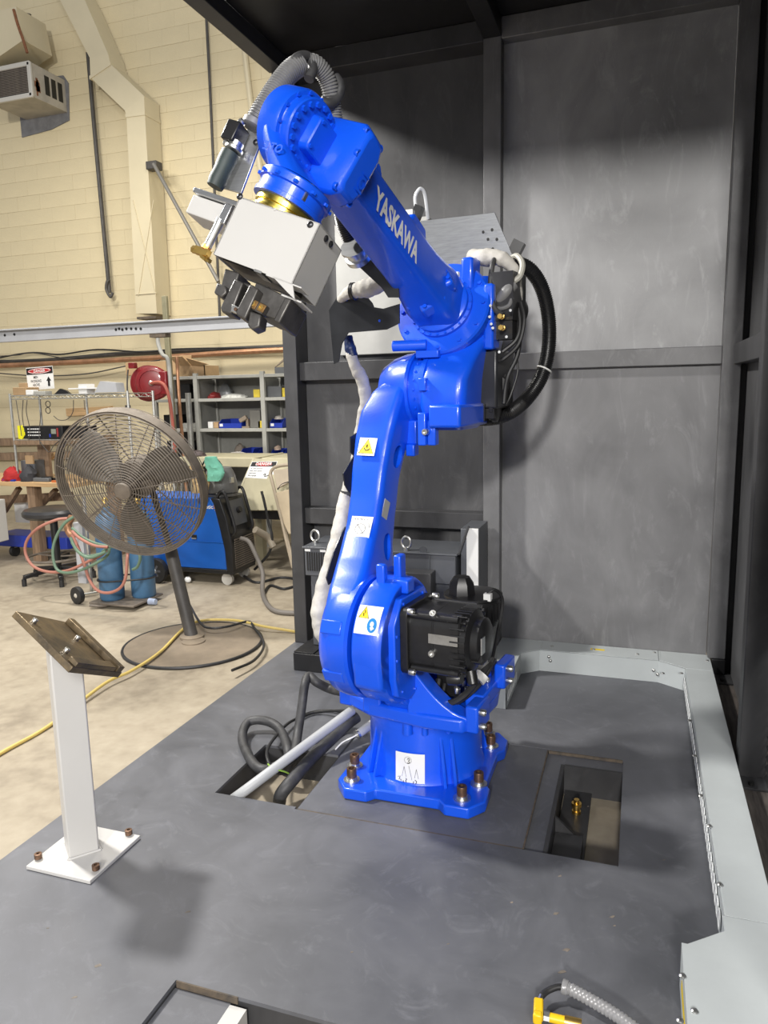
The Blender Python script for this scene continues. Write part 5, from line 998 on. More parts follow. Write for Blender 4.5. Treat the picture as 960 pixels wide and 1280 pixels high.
onrack(16, 33, .08, CARD, 'tan_carton', 'tan carton at the left end of the top rack shelf', 'carton'); onrack(24, 36, .13, CARD, 'tall_carton', 'paler carton behind the danger sign on the rack top', 'carton', y=RY0+.3, d=.1)
onrack(32, 41, .05, STICK, 'white_part', 'white plastic part below the danger sign', 'part', y=RY0+.02, d=.08); onrack(42, 56, .035, SHELF, 'flat_tray', 'flat grey tray on the rack top right of the sign', 'tray', y=RY0+.02, d=.1)
wt = thing('black_holder', P(80, 492, RY0+.1), 'black bent holder on the rack top', 'holder'); a = P(70, 490, RY0+.1); mb = MB(); mb.plate([(a.x, RY0+.1, zt+.024), (a.x+.08, RY0+.1, zt+.08), (a.x+.15, RY0+.1, zt+.06), (a.x+.2, RY0+.1, zt+.024)], .03); mb.build('body', BLACK, wt)
wb_ = thing('white_bracket', P(115, 488, RY0+.1), 'white sheet metal bracket with flat arms on the rack top', 'bracket'); a = P(90, 488, RY0+.1); mb = MB(); mb.bx(a.x, a.x+.35, RY0+.05, RY0+.25, zt+.07, zt+.082); mb.build('plate', STICK, wb_); mb = MB(); mb.bx(a.x+.1, a.x+.2, RY0+.08, RY0+.2, zt+.024, zt+.12); mb.build('block', STICK, wb_)
gb_ = thing('grey_chute', P(145, 485, RY0+.1), 'grey bent sheet metal chute on the rack top by the hose reel', 'chute'); a = P(128, 488, RY0+.1); mb = MB(); mb.plate([(a.x, RY0+.1, zt+.03), (a.x+.08, RY0+.1, zt+.14), (a.x+.26, RY0+.1, zt+.12), (a.x+.27, RY0+.1, zt+.03)], .12); mb.build('body', RAILG, gb_)
for i, (pts, lb) in enumerate(((((20, 500), (24, 525), (27, 545)), 'leftmost thin wire hanging from the rack top'), (((29, 500), (28, 520), (31, 540)), 'second thin wire hanging from the rack top'), (((34, 500), (33, 515), (37, 535), (36, 550)), 'curved thin wire hanging above the yellow end panel'), (((50, 500), (51, 515), (49, 540), (50, 556)), 'thin wire hanging in front of the control box'), (((92, 500), (91, 515), (84, 524), (74, 525), (67, 520)), 'thin wire sagging in a loop under the rack top'), (((105, 500), (106, 512)), 'short thin wire hanging right of the looped wire'), (((50, 552), (56, 560), (62, 565), (68, 556), (82, 545)), 'thin wire drooping below the middle rack shelf'))):
    mb = MB(); cable(mb, [P(*q, RY0-.02) for q in pts], .004, 5); one(mb, 'hanging_wire', DARKP, lb, 'wire', 'wires hanging from the rack')
for i, (px, py) in enumerate(((60, 505), (60, 513))): mb = MB(); c = P(px, py, RY0-.02); mb.tube([c+V((.03*cos(2*pi*k/18), 0, .03*sin(2*pi*k/18))) for k in range(18)], .004, 5, True); one(mb, 'wire_coil', INK, ['upper small coil of black wire on the rack', 'lower small coil of black wire on the rack'][i], 'coil', 'wire coils on the rack')
# on the bench
def onb(px, y): p = P(px, 600, y); return V((p.x, y, BZ+.001))
def blob(px0, px1, y, h, m, name, label, cat, seed): 
    random.seed(seed); a, b = onb(px0, y), onb(px1, y); hx = (b.x-a.x)/2; R = []
    for i in range(7):
        u = i/6; k = math.sqrt(max(.03, 1-u*u)); R.append([V(((a.x+b.x)/2+hx*k*cos(2*pi*j/14)*(.8+.4*random.random()), y+.1+.1*k*sin(2*pi*j/14)*(.8+.4*random.random()), BZ+.001+(h*u*(.85+.3*random.random()) if i else 0))) for j in range(14)])
    mb = MB(); mb.rings(R); return one(mb, name, m, label, cat)
blob(-3, 18, 6.01, .14, mat('red_cloth', (.35, .015, .015), .85), 'red_cloth', 'crumpled red cloth on the pine bench', 'cloth', 11); blob(20, 36, 6.01, .15, mat('charcoal_cloth', (.035, .035, .04), .8), 'black_cloth', 'crumpled charcoal cloth beside the red cloth', 'cloth', 12)
t = thing('grey_box', onb(36, 6.2), 'dark grey box with a tan carton flap on the bench', 'box'); a, b = onb(25, 6.2), onb(48, 6.2); mb = MB(); mb.bx(a.x, b.x-.06, 6.23, 6.37, BZ+.001, BZ+.20); mb.build('case', GB, t, .004); mb = MB(); mb.bx(b.x-.10, b.x, 6.16, 6.198, BZ+.001, BZ+.17); mb.build('front_box', CABG, t, .004); mb = MB(); mb.bx(b.x-.12, b.x-.02, 6.17, 6.19, BZ+.172, BZ+.26); mb.build('carton_flap', CARD, t)
mb = MB(); a = onb(42, 6.06); mb.bx(a.x, a.x+.20, 6.05, 6.1, BZ+.001, BZ+.04); one(mb, 'grey_clamp', GB, 'grey clamp lying on the bench edge', 'clamp', None, .006)
mb = MB(); mb.bar(onb(46, 6.6)+V((0, 0, .06)), onb(72, 6.6)+V((0, 0, .24)), .05, .04); one(mb, 'wooden_strip', WOOD, 'pine strip leaning up behind the bench tools', 'strip')
mb = MB(); a = onb(57, 6.1); mb.box(a+V((0.02, 0, .025)), (.10, .04, .05), Matrix.Rotation(.4, 3, 'Z')); mb.box(a+V((.10, .02, .02)), (.09, .03, .03), Matrix.Rotation(-.5, 3, 'Z')); one(mb, 'black_pliers', BLACK, 'black hand tool on the bench beside the grey clamp', 'tool')
mb = MB(); a = onb(4, 6.04); mb.bx(a.x, a.x+.15, 6.03, 6.08, BZ+.001, BZ+.02); one(mb, 'blue_pen_case', BIN, 'blue flat case at the front edge of the bench', 'case')
mb = MB(); a = onb(66, 6.05); mb.bx(a.x, a.x+.14, 6.03, 6.06, BZ+.001, BZ+.02); one(mb, 'orange_tool', mat('orange', (.5, .14, .04), .5), 'orange tool at the right end of the bench', 'tool')
mb = MB(); a, b = P(-10, 640, 6.0), P(11, 640, 6.0); mb.bx(a.x, b.x, 5.72, 5.97, FZ+.26, P(5, 620, 6.15).z); one(mb, 'white_bin', mat('offwhite', (.5, .49, .46), .5), 'pale grey bin under the bench at the left edge', 'bin', None, .008)
bt = thing('blue_trolley', P(20, 665, 6.0), 'low blue tray trolley with black wheels under the bench', 'trolley'); a, b = P(-10, 670, 6.24), P(82, 662, 6.24); mb = MB(); mb.bx(a.x, b.x, 6.24, 6.58, FZ+.12, FZ+.25); mb.build('tray', BIN, bt, .008)
for x in (P(11, 670, 6.24).x, b.x-.1): mb = MB(); mb.cyl((x-.02, 6.3, FZ+.0605), (x+.02, 6.3, FZ+.0605), .06); mb.build('wheel', RUBBER, bt); mb = MB(); mb.bx(x-.03, x+.03, 6.28, 6.32, FZ+.10, FZ+.135); mb.build('fork', GALV, bt)
mb = MB(); a = P(26, 632, 6.65); mb.bx(a.x-.15, a.x+.15, 6.70, 6.72, FZ+.3, FZ+.62); one(mb, 'white_sheet', STICK, 'white sheet of paper board standing under the bench', 'sheet')
# ---- stool
stl = thing('swivel_stool', (-5.42, 5.55, FZ), 'black round swivel stool on a five leg base by the bench', 'stool'); sc_ = P(66, 640, 5.55); SX, SYc = sc_.x, 5.55
mb = MB(); mb.lathe([(.10, -.05), (.24, -.045), (.27, -.02), (.272, .01), (.25, .035), (.15, .05), (.02, .052)], (SX, SYc, sc_.z), (0, 0, 1), 32); mb.build('seat', mat('black_vinyl', (.03, .03, .032), .3, var=.2, scale=8), stl)
mb = MB(); mb.cyl((SX, SYc, FZ+.10), (SX, SYc, sc_.z-.05), .035); mb.build('column', BLACK, stl)
mb = MB(); mb.tube([(SX+.27*cos(2*pi*k/32), SYc+.27*sin(2*pi*k/32), FZ+.23) for k in range(32)], .012, 8, True); mb.build('foot_ring', FANM, stl)
for k in range(5):
    a = 2*pi*k/5+.5; e = V((SX+.32*cos(a), SYc+.32*sin(a), FZ+.085)); mb = MB(); mb.bar((SX, SYc, FZ+.12), e, .045, .035); mb.build('leg', BLACK, stl, .006)
    mb = MB(); mb.cyl(e+V((0, 0, -.084)), e+V((0, 0, -.02)), .022, n=12); mb.cyl(e+V((0, 0, -.03)), e, .01, n=8); mb.build('glide', RUBBER, stl)
    if k < 3: mb = MB(); mb.cyl((SX, SYc, FZ+.23), (SX+.27*cos(a), SYc+.27*sin(a), FZ+.23), .008, n=6); mb.build('ring_spoke', FANM, stl)
# ---- gas cylinder cart
gc = thing('gas_cart', (-4.2, 5.05, FZ), 'small two wheeled gas cart standing behind the fan', 'cart')
c1 = at(131, 752, z=FZ+.05); c2 = c1+V((.21, .14, 0))
for i, c in enumerate((c1+V((0, .1, 0)), c2+V((0, .1, 0)))):
    cy = thing('gas_cylinder', c, ['front blue gas cylinder on the small cart', 'rear blue gas cylinder half hidden behind the other on the cart'][i], 'gas cylinder', 'gas cylinders on the cart')
    mb = MB(); mb.lathe([(.09, 0), (.10, .015), (.10, .62), (.08, .70), (.035, .74), (.035, .78)], c, (0, 0, 1), 28); mb.build('body', CYLB, cy); mb = MB(); mb.lathe([(.02, .78), (.028, .80), (.028, .84), (.012, .86)], c, (0, 0, 1), 10); mb.build('valve', BRASS, cy)
mb = MB(); mb.bx(c1.x-.13, c2.x+.105, c1.y-.04, c2.y+.22, FZ+.03, FZ+.048); mb.build('base', FANM, gc, .004)
mb = MB(); a, b = P(94, 662, 5.12), P(103, 662, 5.12); mb.bx(a.x, a.x+.09, 5.1, 5.18, FZ+.12, .52); mb.build('side_plate', RAILG, gc, .003)
mb = MB(); mb.cyl((a.x+.12, 5.12, FZ+.05), (a.x+.12, 5.12, .75), .014); mb.build('frame_tube', GALV, gc)
mb = MB(); cable(mb, [at(112, 757, z=FZ+.03), at(133, 757, z=FZ+.02), at(155, 748, z=FZ+.02), at(176, 737, z=FZ+.03)], .011, 8); mb.build('foot_bar', FANM, gc)
wc_ = at(97, 744, z=FZ+.075); wn = V((-.25, -.97, 0)).normalized()
mb = MB(); mb.lathe([(.05, -.02), (.072, -.02), (.075, 0), (.072, .02), (.05, .02)], wc_, wn, 28); wh = mb.build('wheel', RUBBER, gc); mb = MB(); mb.lathe([(.05, -.01), (.05, .012), (.02, .02), (.008, .03)], wc_, wn, 20); mb.build('rim', mat('cream_rim', (.45, .42, .36), .5), wh)
mb = MB(); w2 = wc_-wn*.28+V((.12, 0, 0)); mb.lathe([(.05, -.02), (.072, -.02), (.075, 0), (.072, .02), (.05, .02)], w2, wn, 28); mb.build('wheel', RUBBER, gc)
mb = MB(); mb.cyl(wc_, w2, .008); mb.build('axle', GALV, gc)
mb = MB(); a1, a2 = c1+V((0, .1, 0)), c2+V((0, .1, 0)); th_ = math.atan2((a2-a1).y, (a2-a1).x); mb.tube([V((c.x+.109*cos(t), c.y+.109*sin(t), FZ+.22)) for c, t0 in ((a2, th_-pi/2), (a1, th_+pi/2)) for t in [t0+pi*k/10 for k in range(11)]], .007, 6, True); mb.build('strap', RUBBER, gc)
mb = MB(); mb.box((c2.x+.02, c2.y-.003, P(171, 657, c2.y).z), (.05, .004, .13)); mb.build('yellow_tag', YEL, cy)
HR = mat('hose_red', (.36, .15, .11), .55); HG = mat('hose_green', (.12, .19, .13), .5)
HZN = [0]
def hz(pts, m, name, label, y0): HZN[0] += 1; mb = MB(); cable(mb, [P(px, py, y-.03*HZN[0]) for px, py, y in pts], .012, 8); return one(mb, name, m, label, 'hose', 'gas hoses on the cart')
hz(((84, 648, 4.85), (70, 650, 4.8), (48, 660, 4.75), (34, 675, 4.75), (32, 692, 4.75), (42, 708, 4.75), (62, 715, 4.75), (85, 713, 4.75), (108, 703, 4.78), (128, 693, 4.8), (134, 685, 4.82), (132, 682, 4.84)), HR, 'welding_hose', 'red gas hose swinging out left in a wide loop', 0)
hz(((92, 646, 4.83), (80, 655, 4.8), (70, 672, 4.78), (66, 690, 4.76), (70, 710, 4.75), (82, 716, 4.75), (100, 713, 4.76), (120, 704, 4.78), (134, 694, 4.8), (136, 684, 4.82), (128, 690, 4.83)), HG, 'welding_hose', 'green gas hose hanging in a narrow loop beside the red one', 0)
hz(((90, 668, 4.84), (98, 685, 4.84), (105, 705, 4.82), (112, 725, 4.8), (122, 738, 4.8), (136, 741, 4.8), (150, 735, 4.8), (157, 722, 4.8), (159, 700, 4.82), (160, 690, 4.85)), HR, 'welding_hose', 'red gas hose drooping in front of the blue cylinders', 0)
hz(((90, 660, 4.85), (104, 672, 4.84), (122, 680, 4.83), (145, 684, 4.83), (165, 686, 4.85), (175, 695, 4.85), (172, 708, 4.86), (166, 712, 4.87)), HG, 'welding_hose', 'green gas hose wrapped round the cylinders', 0)
for i, (pts, m) in enumerate(((((90, 664, 4.83), (100, 673, 4.82), (118, 682, 4.82), (135, 684, 4.84)), HR), (((88, 672, 4.83), (95, 686, 4.82), (108, 695, 4.82), (128, 692, 4.84)), HG), (((90, 678, 4.82), (98, 690, 4.81), (112, 697, 4.81), (132, 690, 4.83)), HG))):
    hz(pts, m, 'coiled_hose', ['red hose strand coiled over the front cylinder', 'upper green hose strand coiled over the front cylinder', 'lowest green hose strand coiled over the front cylinder'][i], 0)
mb = MB(); cable(mb, [P(90, 646, 4.86), P(85, 655, 4.85), P(86, 664, 4.84), P(92, 672, 4.84)], .03, 10); one(mb, 'hose_hook', COPP, 'brown hose hanger where the gas hoses gather', 'hanger')
# ---- blue welder
wx0, wx1, wy0, wy1 = P(170, 700, 5.75).x, P(283, 700, 5.75).x, 5.75, 6.15; wz0, wz1 = P(250, 713, 5.75).z, P(260, 623, 5.75).z
wd = thing('welder', ((wx0+wx1)/2, 5.95, FZ), 'large blue wheeled welding machine with black control end', 'welder')
mb = MB(); fx = wx1
pr2 = [(wx0, wz0+.02), (wx1, wz0+.02), (wx1-.01, wz0+.2), (wx1-.045, wz0+.38), (wx1-.10, wz1-.05), (wx1-.13, wz1), (wx0, wz1)]
mb.prism(pr2, (0, wy0, 0), (1, 0, 0), (0, 0, 1), (0, 1, 0), wy1-wy0); wbody = mb.build('body', WBLUE, wd, .008)
pr3 = [(wx1+.001, wz0+.0), (wx1+.075, wz0+.0), (wx1+.07, wz0+.25), (wx1+.03, wz1-.18), (wx1-.03, wz1), (wx1-.129, wz1+.002), (wx1-.099, wz1-.05), (wx1-.044, wz0+.38), (wx1-.009, wz0+.2)]
mb = MB(); mb.prism(pr3, (0, wy0-.008, 0), (1, 0, 0), (0, 0, 1), (0, 1, 0), wy1-wy0+.016); mb.build('front_moulding', BLACK, wd, .01)
mb = MB(); mb.bx(wx0, wx1+.07, wy0-.004, wy1+.004, wz0-.02, wz0+.018); mb.build('base_skirt', BLACK, wd, .004)
mb = MB(); mb.bx(wx0+.01, wx1-.005, wy0-.006, wy0-.0005, wz0+.27, wz0+.28); mb.build('body_crease', WBLUE, wd)
mb = MB(); q = P(243, 671, wy0); mb.box(q+V((0, -.004, 0)), (.055, .006, .04)); mb.build('latch', INK, wd, .002); mb = MB(); mb.box(q+V((0, -.009, -.013)), (.05, .006, .012)); mb.build('latch_lip', ALU, wd)
mb = MB(); text(mb, 'matic', P(253, 635.5, wy0-.001), (1, 0, 0), (0, 0, 1), .035, .002, .02); mb.build('lettering', STICK, wd)
mb = MB(); q = P(271, 634, wy0-.002); mb.add([q+V((.04*(1 if k % 2 else .55)*cos(2*pi*k/20), 0, .04*(1 if k % 2 else .55)*sin(2*pi*k/20))) for k in range(20)]+[q+V((0, -.002, 0))], [(k, (k+1) % 20, 20) for k in range(20)]); mb.build('starburst', mat('orange_star', (.8, .35, .06), .5), wd)
FN = V((.93, 0, .36)).normalized()
for k, y in enumerate((wy0+.03, wy1-.05)):
    mb = MB(); cable(mb, [(wx1-.08, y, wz1-.005), (wx1-.05, y, wz1+.05), (wx1-.0, y, wz1+.05), (wx1+.04, y, wz1-.08), (wx1+.09, y, wz1-.28), (wx1+.06, y, wz1-.34)], .015, 8, 6); mb.build('handle', BLACK, wd)
mb = MB(); mb.plate([(wx1+.012, wy0+.06, wz1-.03), (wx1+.012, wy1-.08, wz1-.03), (wx1+.055, wy1-.08, wz1-.26), (wx1+.055, wy0+.06, wz1-.26)], .006, (.9, 0, .3)); mb.build('control_panel', CABG, wd)
mb = MB(); mb.lathe([(.03, 0), (.028, .03)], (wx1+.03, wy0+.2, wz1-.13), (.9, 0, .3), 16); mb.build('knob', BLACK, wd)
for k in range(14): mb = MB(); z = wz0+.03+k*.02; mb.bx(wx1+.073, wx1+.080, wy0+.03, wy1-.03, z, z+.010); mb.build('vent_slat', FANM, wd)
for x, y in ((wx1-.02, wy0+.04), (wx1-.02, wy1-.06)):
    mb = MB(); mb.box((x, y, FZ+.135), (.05, .05, .075)); cst = mb.build('caster', GALV, wd, .004); mb = MB(); mb.cyl((x-.0, y-.018, FZ+.0555), (x, y+.018, FZ+.0555), .055, n=20); mb.build('caster_wheel', mat('pale_wheel', (.42, .40, .36), .6) if 'pale_wheel' not in MAT else MAT['pale_wheel'], cst)
for y in (wy0-.07, wy1+.07):
    c = V((P(196, 717, wy0-.07).x, y, FZ+.1205)); mb = MB(); mb.lathe([(.075, -.028), (.112, -.03), (.12, 0), (.112, .03), (.075, .028)], c, (0, -1, 0), 32); rw = mb.build('rear_wheel', RUBBER, wd)
    mb = MB(); mb.lathe([(.02, -.03), (.02, .035), (.012, .04)], c, (0, -1, 0), 14); mb.build('hub', ALU, rw)
    for k in range(6): a = 2*pi*k/6; mb = MB(); mb.bar(c+V((.018*cos(a), -.015, .018*sin(a))), c+V((.08*cos(a), -.012, .08*sin(a))), .02, .03, (0, 1, 0)); mb.build('spoke', CABG, rw)
mb = MB(); mb.cyl((c.x, wy0-.04, FZ+.12), (c.x, wy1+.04, FZ+.12), .012); mb.build('axle', GALV, wd); mb = MB(); mb.bx(c.x-.15, c.x+.12, wy0, wy1, wz0-.06, wz0-.021); mb.build('tray', BLACK, wd)
mb = MB(); a = V((wx1+.10, wy0+.1, wz0+.30)); cable(mb, [a, a+V((.09, -.02, -.02)), P(318, 690, 5.8), P(328, 715, 5.75), at(328, 737, z=FZ+.03), at(332, 752, z=FZ+.02), at(345, 764, z=FZ+.02), at(375, 767, z=FZ+.02), at(420, 770, z=FZ+.02)], .02, 10); one(mb, 'welding_lead', mat('grey_lead', (.15, .135, .12), .6), 'thick grey welding lead drooping from the welder to the floor', 'cable')
mb = MB(); cable(mb, [V((wx1+.13, wy1-.08, wz0+.34)), P(335, 672, 6.2), P(342, 684, 6.2)], .035, 10); one(mb, 'welding_gun', mat('gun_tan', (.30, .26, .2), .5), 'tan welding gun body hanging at the welder front', 'gun')
mb = MB(); cable(mb, [P(327, 614, 6.2), P(331, 630, 6.2), P(336, 655, 6.2), P(340, 670, 6.2), P(337, 690, 6.2), P(325, 705, 6.2), P(318, 712, 6.2)], .013, 8); one(mb, 'hanging_cable', RUBBER, 'black cable hanging down between welder and folding chair', 'cable')
for i, (pts, lb) in enumerate(((((300, 716), (320, 728), (350, 722), (376, 724), (420, 726)), 'black cable on the floor behind the folding chair'), (((330, 742), (338, 732), (355, 736), (376, 732), (420, 735)), 'thin black cable on the floor in front of the folding chair'))):
    mb = MB(); cable(mb, [at(*q, z=FZ+.012) for q in pts], .012, 8); one(mb, 'floor_cable', RUBBER, lb, 'cable')
# helmet, gloves and green cloth on the welder
hx = P(270, 605, 5.9).x; hm = thing('welding_helmet', (hx, 5.95, wz1+.002), 'grey welding helmet lying on top of the blue welder', 'helmet'); hz_ = wz1+.002
mb = MB(); R = []
for i in range(9):
    u = i/8; z = hz_+.0+.26*u; k = .155*math.sqrt(max(.05, 1-(u*.8)**2)); R.append([V((hx+.02*u+k*cos(2*pi*j/20)*1.15, 5.95+k*sin(2*pi*j/20)*.95, z)) for j in range(20)])
mb.rings(R); mb.build('shell', mat('helmet_grey', (.13, .13, .125), .45, var=.2, scale=8), hm)
mb = MB(); mb.tube([V((hx-.05+.12*cos(a), 5.93, hz_+.20+.15*sin(a))) for a in [radians(x) for x in range(-10, 191, 15)]], .008, 6); mb.build('headband', BLACK, hm); mb = MB(); mb.tube([V((hx+1.16*.15*cos(2*pi*k/28), 5.95+.147*sin(2*pi*k/28), hz_+.03)) for k in range(28)], .008, 6, True); mb.build('rim', BLACK, hm)
mb = MB(); mb.box((hx+.165, 5.9, hz_+.15), (.02, .05, .05)); mb.build('knob', ALU, hm)
def cloth(c, sx, sz, m, name, label, cat, seed, sy=.04):
    random.seed(seed); mb = MB(); R = []
    for i in range(10):
        u = i/9; wv = sx*(.55+.45*sin(pi*min(1, u*.8+.15))); R.append([V((c.x+wv*cos(2*pi*j/16)*(.9+.2*random.random())+.02*sin(5*u), c.y+sy*sin(2*pi*j/16)*(.7+.6*random.random()), c.z-sz/2+sz*u)) for j in range(16)])
    mb.rings(R); return one(mb, name, m, label, cat)
cloth(P(267, 586, 5.72), .085, .215, mat('mint_cloth', (.16, .46, .34), .85, var=.15, scale=12), 'green_cloth', 'mint green cloth draped over the welding helmet', 'cloth', 21)
cloth(P(248, 599, 5.70), .085, .24, mat('glove_tan', (.48, .34, .17), .85, var=.15, scale=12), 'leather_glove', 'tan leather welding glove stuffed beside the green cloth', 'glove', 22, .06)
heap(226, 247, zt_tm, .06, mat('dark_scrap', (.08, .06, .06), .6, var=.6, scale=30), 'scrap_heap', 'small heap of dark oddments on the tan machine top', 'scraps', y=6.75, seed=9, d=.08)
# ---- folding chair
fc = thing('folding_chair', (-3.05, 6.0, FZ), 'beige folding chair folded and leaning beside the welder', 'chair')
CH_ = mat('chair_beige', (.36, .30, .22), .5, var=.12, scale=8); yb, yt = 5.95, 6.25
def C_(px, py, u): return P(px, py, yb+(yt-yb)*u)
mb = MB(); cable(mb, [C_(371, 719, 0), C_(355, 660, .4), C_(341, 605, .8), C_(338, 592, .95), C_(344, 584, 1), C_(360, 581, 1), C_(380, 582, 1), C_(395, 600, .95), C_(400, 719, 0)], .017, 8); mb.build('back_frame', CH_, fc)
mb = MB(); mb.plate([C_(342, 588, .99), C_(385, 585, .99), C_(384, 603, .8), C_(362, 604, .8), C_(347, 612, .75)], .02); mb.build('backrest', CH_, fc, .006)
mb = MB(); mb.plate([C_(346, 616, .7), C_(384, 607, .7), C_(386, 668, .3), C_(362, 668, .3), C_(356, 655, .4)], .025); mb.build('seat', mat('seat_tan', (.42, .34, .23), .6, var=.1, scale=8), fc, .008)
mb = MB(); cable(mb, [C_(366, 710, .05), C_(356, 668, .3), C_(348, 630, .6)], .014, 8); mb.build('front_leg', CH_, fc); mb = MB(); cable(mb, [C_(347, 612, .7), C_(353, 605, .75), C_(365, 602, .75), C_(384, 602, .75)], .006, 6); mb.build('hand_slot', INK, fc)
# ---- floor odds and ends
mb = MB(); p = at(191, 752, z=FZ+.03); mb.cyl(p+V((-.035, 0, 0)), p+V((.03, 0, 0)), .028, .024, 16); one(mb, 'plastic_cup', mat('pale_blue', (.4, .46, .6), .5), 'small pale blue cup lying on the concrete by the fan', 'cup')
mb = MB(); p = at(235, 726, z=FZ+.02); mb.sphere(p+V((0, 0, .012)), .035, 10, (1, .7, .85)); one(mb, 'white_rag', STICK, 'little crumpled white rag on the floor under the welder', 'rag')
mb = MB(); cable(mb, [at(x, y, z=FZ+(.036 if 120 < x < 340 else .012)) for x, y in ((-300, 1120), (-120, 1015), (0, 942), (60, 908), (130, 855), (165, 838), (200, 815), (240, 779), (290, 775), (330, 783), (372, 790), (420, 800))], .010, 8); one(mb, 'extension_cord', mat('cord_yellow', (.62, .47, .14), .5), 'yellow extension cord running across the concrete floor', 'cord')
mb = MB(); cable(mb, [at(x, y, z=FZ+(.055 if 240 < x < 300 else .04)) for x, y in ((235, 752), (250, 778), (263, 785), (285, 783), (310, 777), (318, 785), (330, 805), (318, 825), (290, 838))], .009, 8); one(mb, 'fan_cord', RUBBER, 'black fan cord curling over the round fan base', 'cord')
# ---- pedestal fan
fan = thing('pedestal_fan', (-2.9, 4.28, FZ), 'large dusty pedestal fan with a wire guard on a round base', 'fan')
fb = at(242, 806, z=FZ); 
mb = MB(); mb.lathe([(.47, .0005), (.475, .008), (.47, .016), (.3, .018), (.08, .022), (.08, .03)], fb, (0, 0, 1), 64); base_ = mb.build('base', mat('dusty_base', (.20, .16, .115), .7, var=.25, scale=4), fan)
mb = MB(); mb.tube([fb+V((.472*cos(2*pi*k/64), .472*sin(2*pi*k/64), .01)) for k in range(64)], .011, 8, True); mb.build('base_rim', RUBBER, fan)
pf0 = at(240, 797, z=FZ+.02); fcn = P(163, 606, 4.02); rv = (fcn-CP).normalized(); rgt = V((rv.y, -rv.x, 0)).normalized(); upv = rgt.cross(rv)
fN = (-rv*.78 - rgt*.49 - upv*.39).normalized(); FR = 99.5*(fcn-CP).length/FPX*.925
top = fcn-fN*.22; pm = P(214, 690, 4.42)
mb = MB(); mb.cyl(pf0, pf0+(pm-pf0)*1.04, .045, .045, 20); mb.build('pole', DARKP, fan)
mb = MB(); mb.lathe([(.085, 0), (.085, .012), (.05, .02)], pf0+V((0, 0, .005)), (0, 0, 1), 24); mb.build('pole_flange', MAT['dusty_base'], fan)
mb = MB(); mb.cyl(pf0+(pm-pf0)*1.02, top, .022, n=14); mb.build('yoke_arm', DARKP, fan)
Ff = zframe(fcn, fN)
def FPt(r, a, h): return Ff @ V((r*cos(a), r*sin(a), h))
def dome(r, s=1): return (.035+.06*(1-(r/FR)**2.2))*s
mb = MB(); NR = 26
for i in range(NR):
    r = FR*(.10+.885*i/(NR-1)); mb.tube([FPt(r, 2*pi*k/60, dome(r)) for k in range(60)], .0034, 4, True)
tag(mb.build('front_guard_wires', FANM, fan), kind='stuff')
mb = MB(); NR = 14
for i in range(NR):
    r = FR*(.2+.78*i/(NR-1)); mb.tube([FPt(r, 2*pi*k/60, -.05-dome(r)) for k in range(60)], .0031, 4, True)
tag(mb.build('rear_guard_wires', FANM, fan), kind='stuff')
for k in range(14):
    a = 2*pi*k/14+.1; mb = MB(); mb.tube([FPt(FR*(.06+.93*i/10), a, dome(FR*(.06+.93*i/10))-.005) for i in range(11)], .0038, 5); mb.build('guard_spoke', FANM, fan)
    if k % 2 == 0: mb = MB(); mb.tube([FPt(FR*(.15+.84*i/8), a, -.05-dome(FR*(.15+.84*i/8))+.005) for i in range(9)], .005, 5); mb.build('rear_spoke', FANM, fan)
mb = MB(); mb.lathe([(FR*.985, .028), (FR*1.01, .035), (FR*1.01, -.05), (FR*.985, -.056), (FR*.98, -.045), (FR*.98, .028), (FR*.985, .028)], fcn, fN, 72, caps=(False, False)); mb.build('guard_rim', FANM, fan)
mb = MB(); mb.lathe([(.055, .0), (.06, .012), (.055, .024), (.02, .028)], FPt(0, 0, .085), fN, 20); mb.build('guard_badge', FANM, fan)
mb = MB(); mb.lathe([(.12, -.24), (.13, -.2), (.13, -.06), (.06, -.04), (.05, .02)], fcn, fN, 24); mb.build('motor', FANM, fan)
for k in range(3):
    a0 = 2*pi*k/3+.35; secs = []
    for i in range(7):
        u = i/6; r = .06+(FR*.86-.06)*u; hw = .20+.28*sin(pi*min(1, u*.75+.1)); tw = .055
        secs.append([FPt(r, a0-hw, -.02-tw), FPt(r, a0, -.005), FPt(r, a0+hw, -.02+tw), FPt(r, a0+hw, -.026+tw), FPt(r, a0, -.011), FPt(r, a0-hw, -.026-tw)])
    mb = MB(); loft(mb, secs); mb.build('blade', mat('fan_blade', (.17, .155, .135), .5, .4, var=.2, scale=6) if 'fan_blade' not in MAT else MAT['fan_blade'], fan)
# ================================================================ NEAR OBJECTS
# white pedestal with a tilted steel plate
ped = thing('pedestal', (-1.79, 1.9, 0), 'white square post pedestal with a tilted bare steel plate on top', 'pedestal')
mb = MB(); mb.bx(-1.925, -1.66, 1.77, 2.035, .0005, .014); pb = mb.build('base_plate', WHITE, ped, .002)
pd_ = V((.64, .77, 0)).normalized(); pn = V((.77, -.64, 0)).normalized(); pc = V((-1.775, 1.88, 0))-pn*.05
mb = MB(); Rz = Matrix((pd_, -pn, V((0, 0, 1)))).transposed(); mb.box(pc+V((0, 0, .382)), (.10, .10, .736), Rz); mb.build('post', WHITE, ped, .006)
mb = MB(); 
for k in range(4):
    c = [pc+pd_*sx*.053-pn*sy*.053+V((0, 0, .016)) for sx, sy in ((-1, -1), (1, -1), (1, 1), (-1, 1))]; mb.tube([c[k], c[(k+1) % 4]], .005, 6)
mb.build('weld_bead', WHITE, ped)
hb_ = proto(MB().lathe([(.011, 0), (.013, .002), (.013, .018), (.006, .019), (.006, .012)], (0, 0, 0), (0, 0, 1), 12), 'bolt', RUSTB)
for px, py in ((48, 1073), (120, 1087), (161, 1043)): inst(hb_, 'bolt', Matrix.Translation(at(px, py, z=.016)), pb)
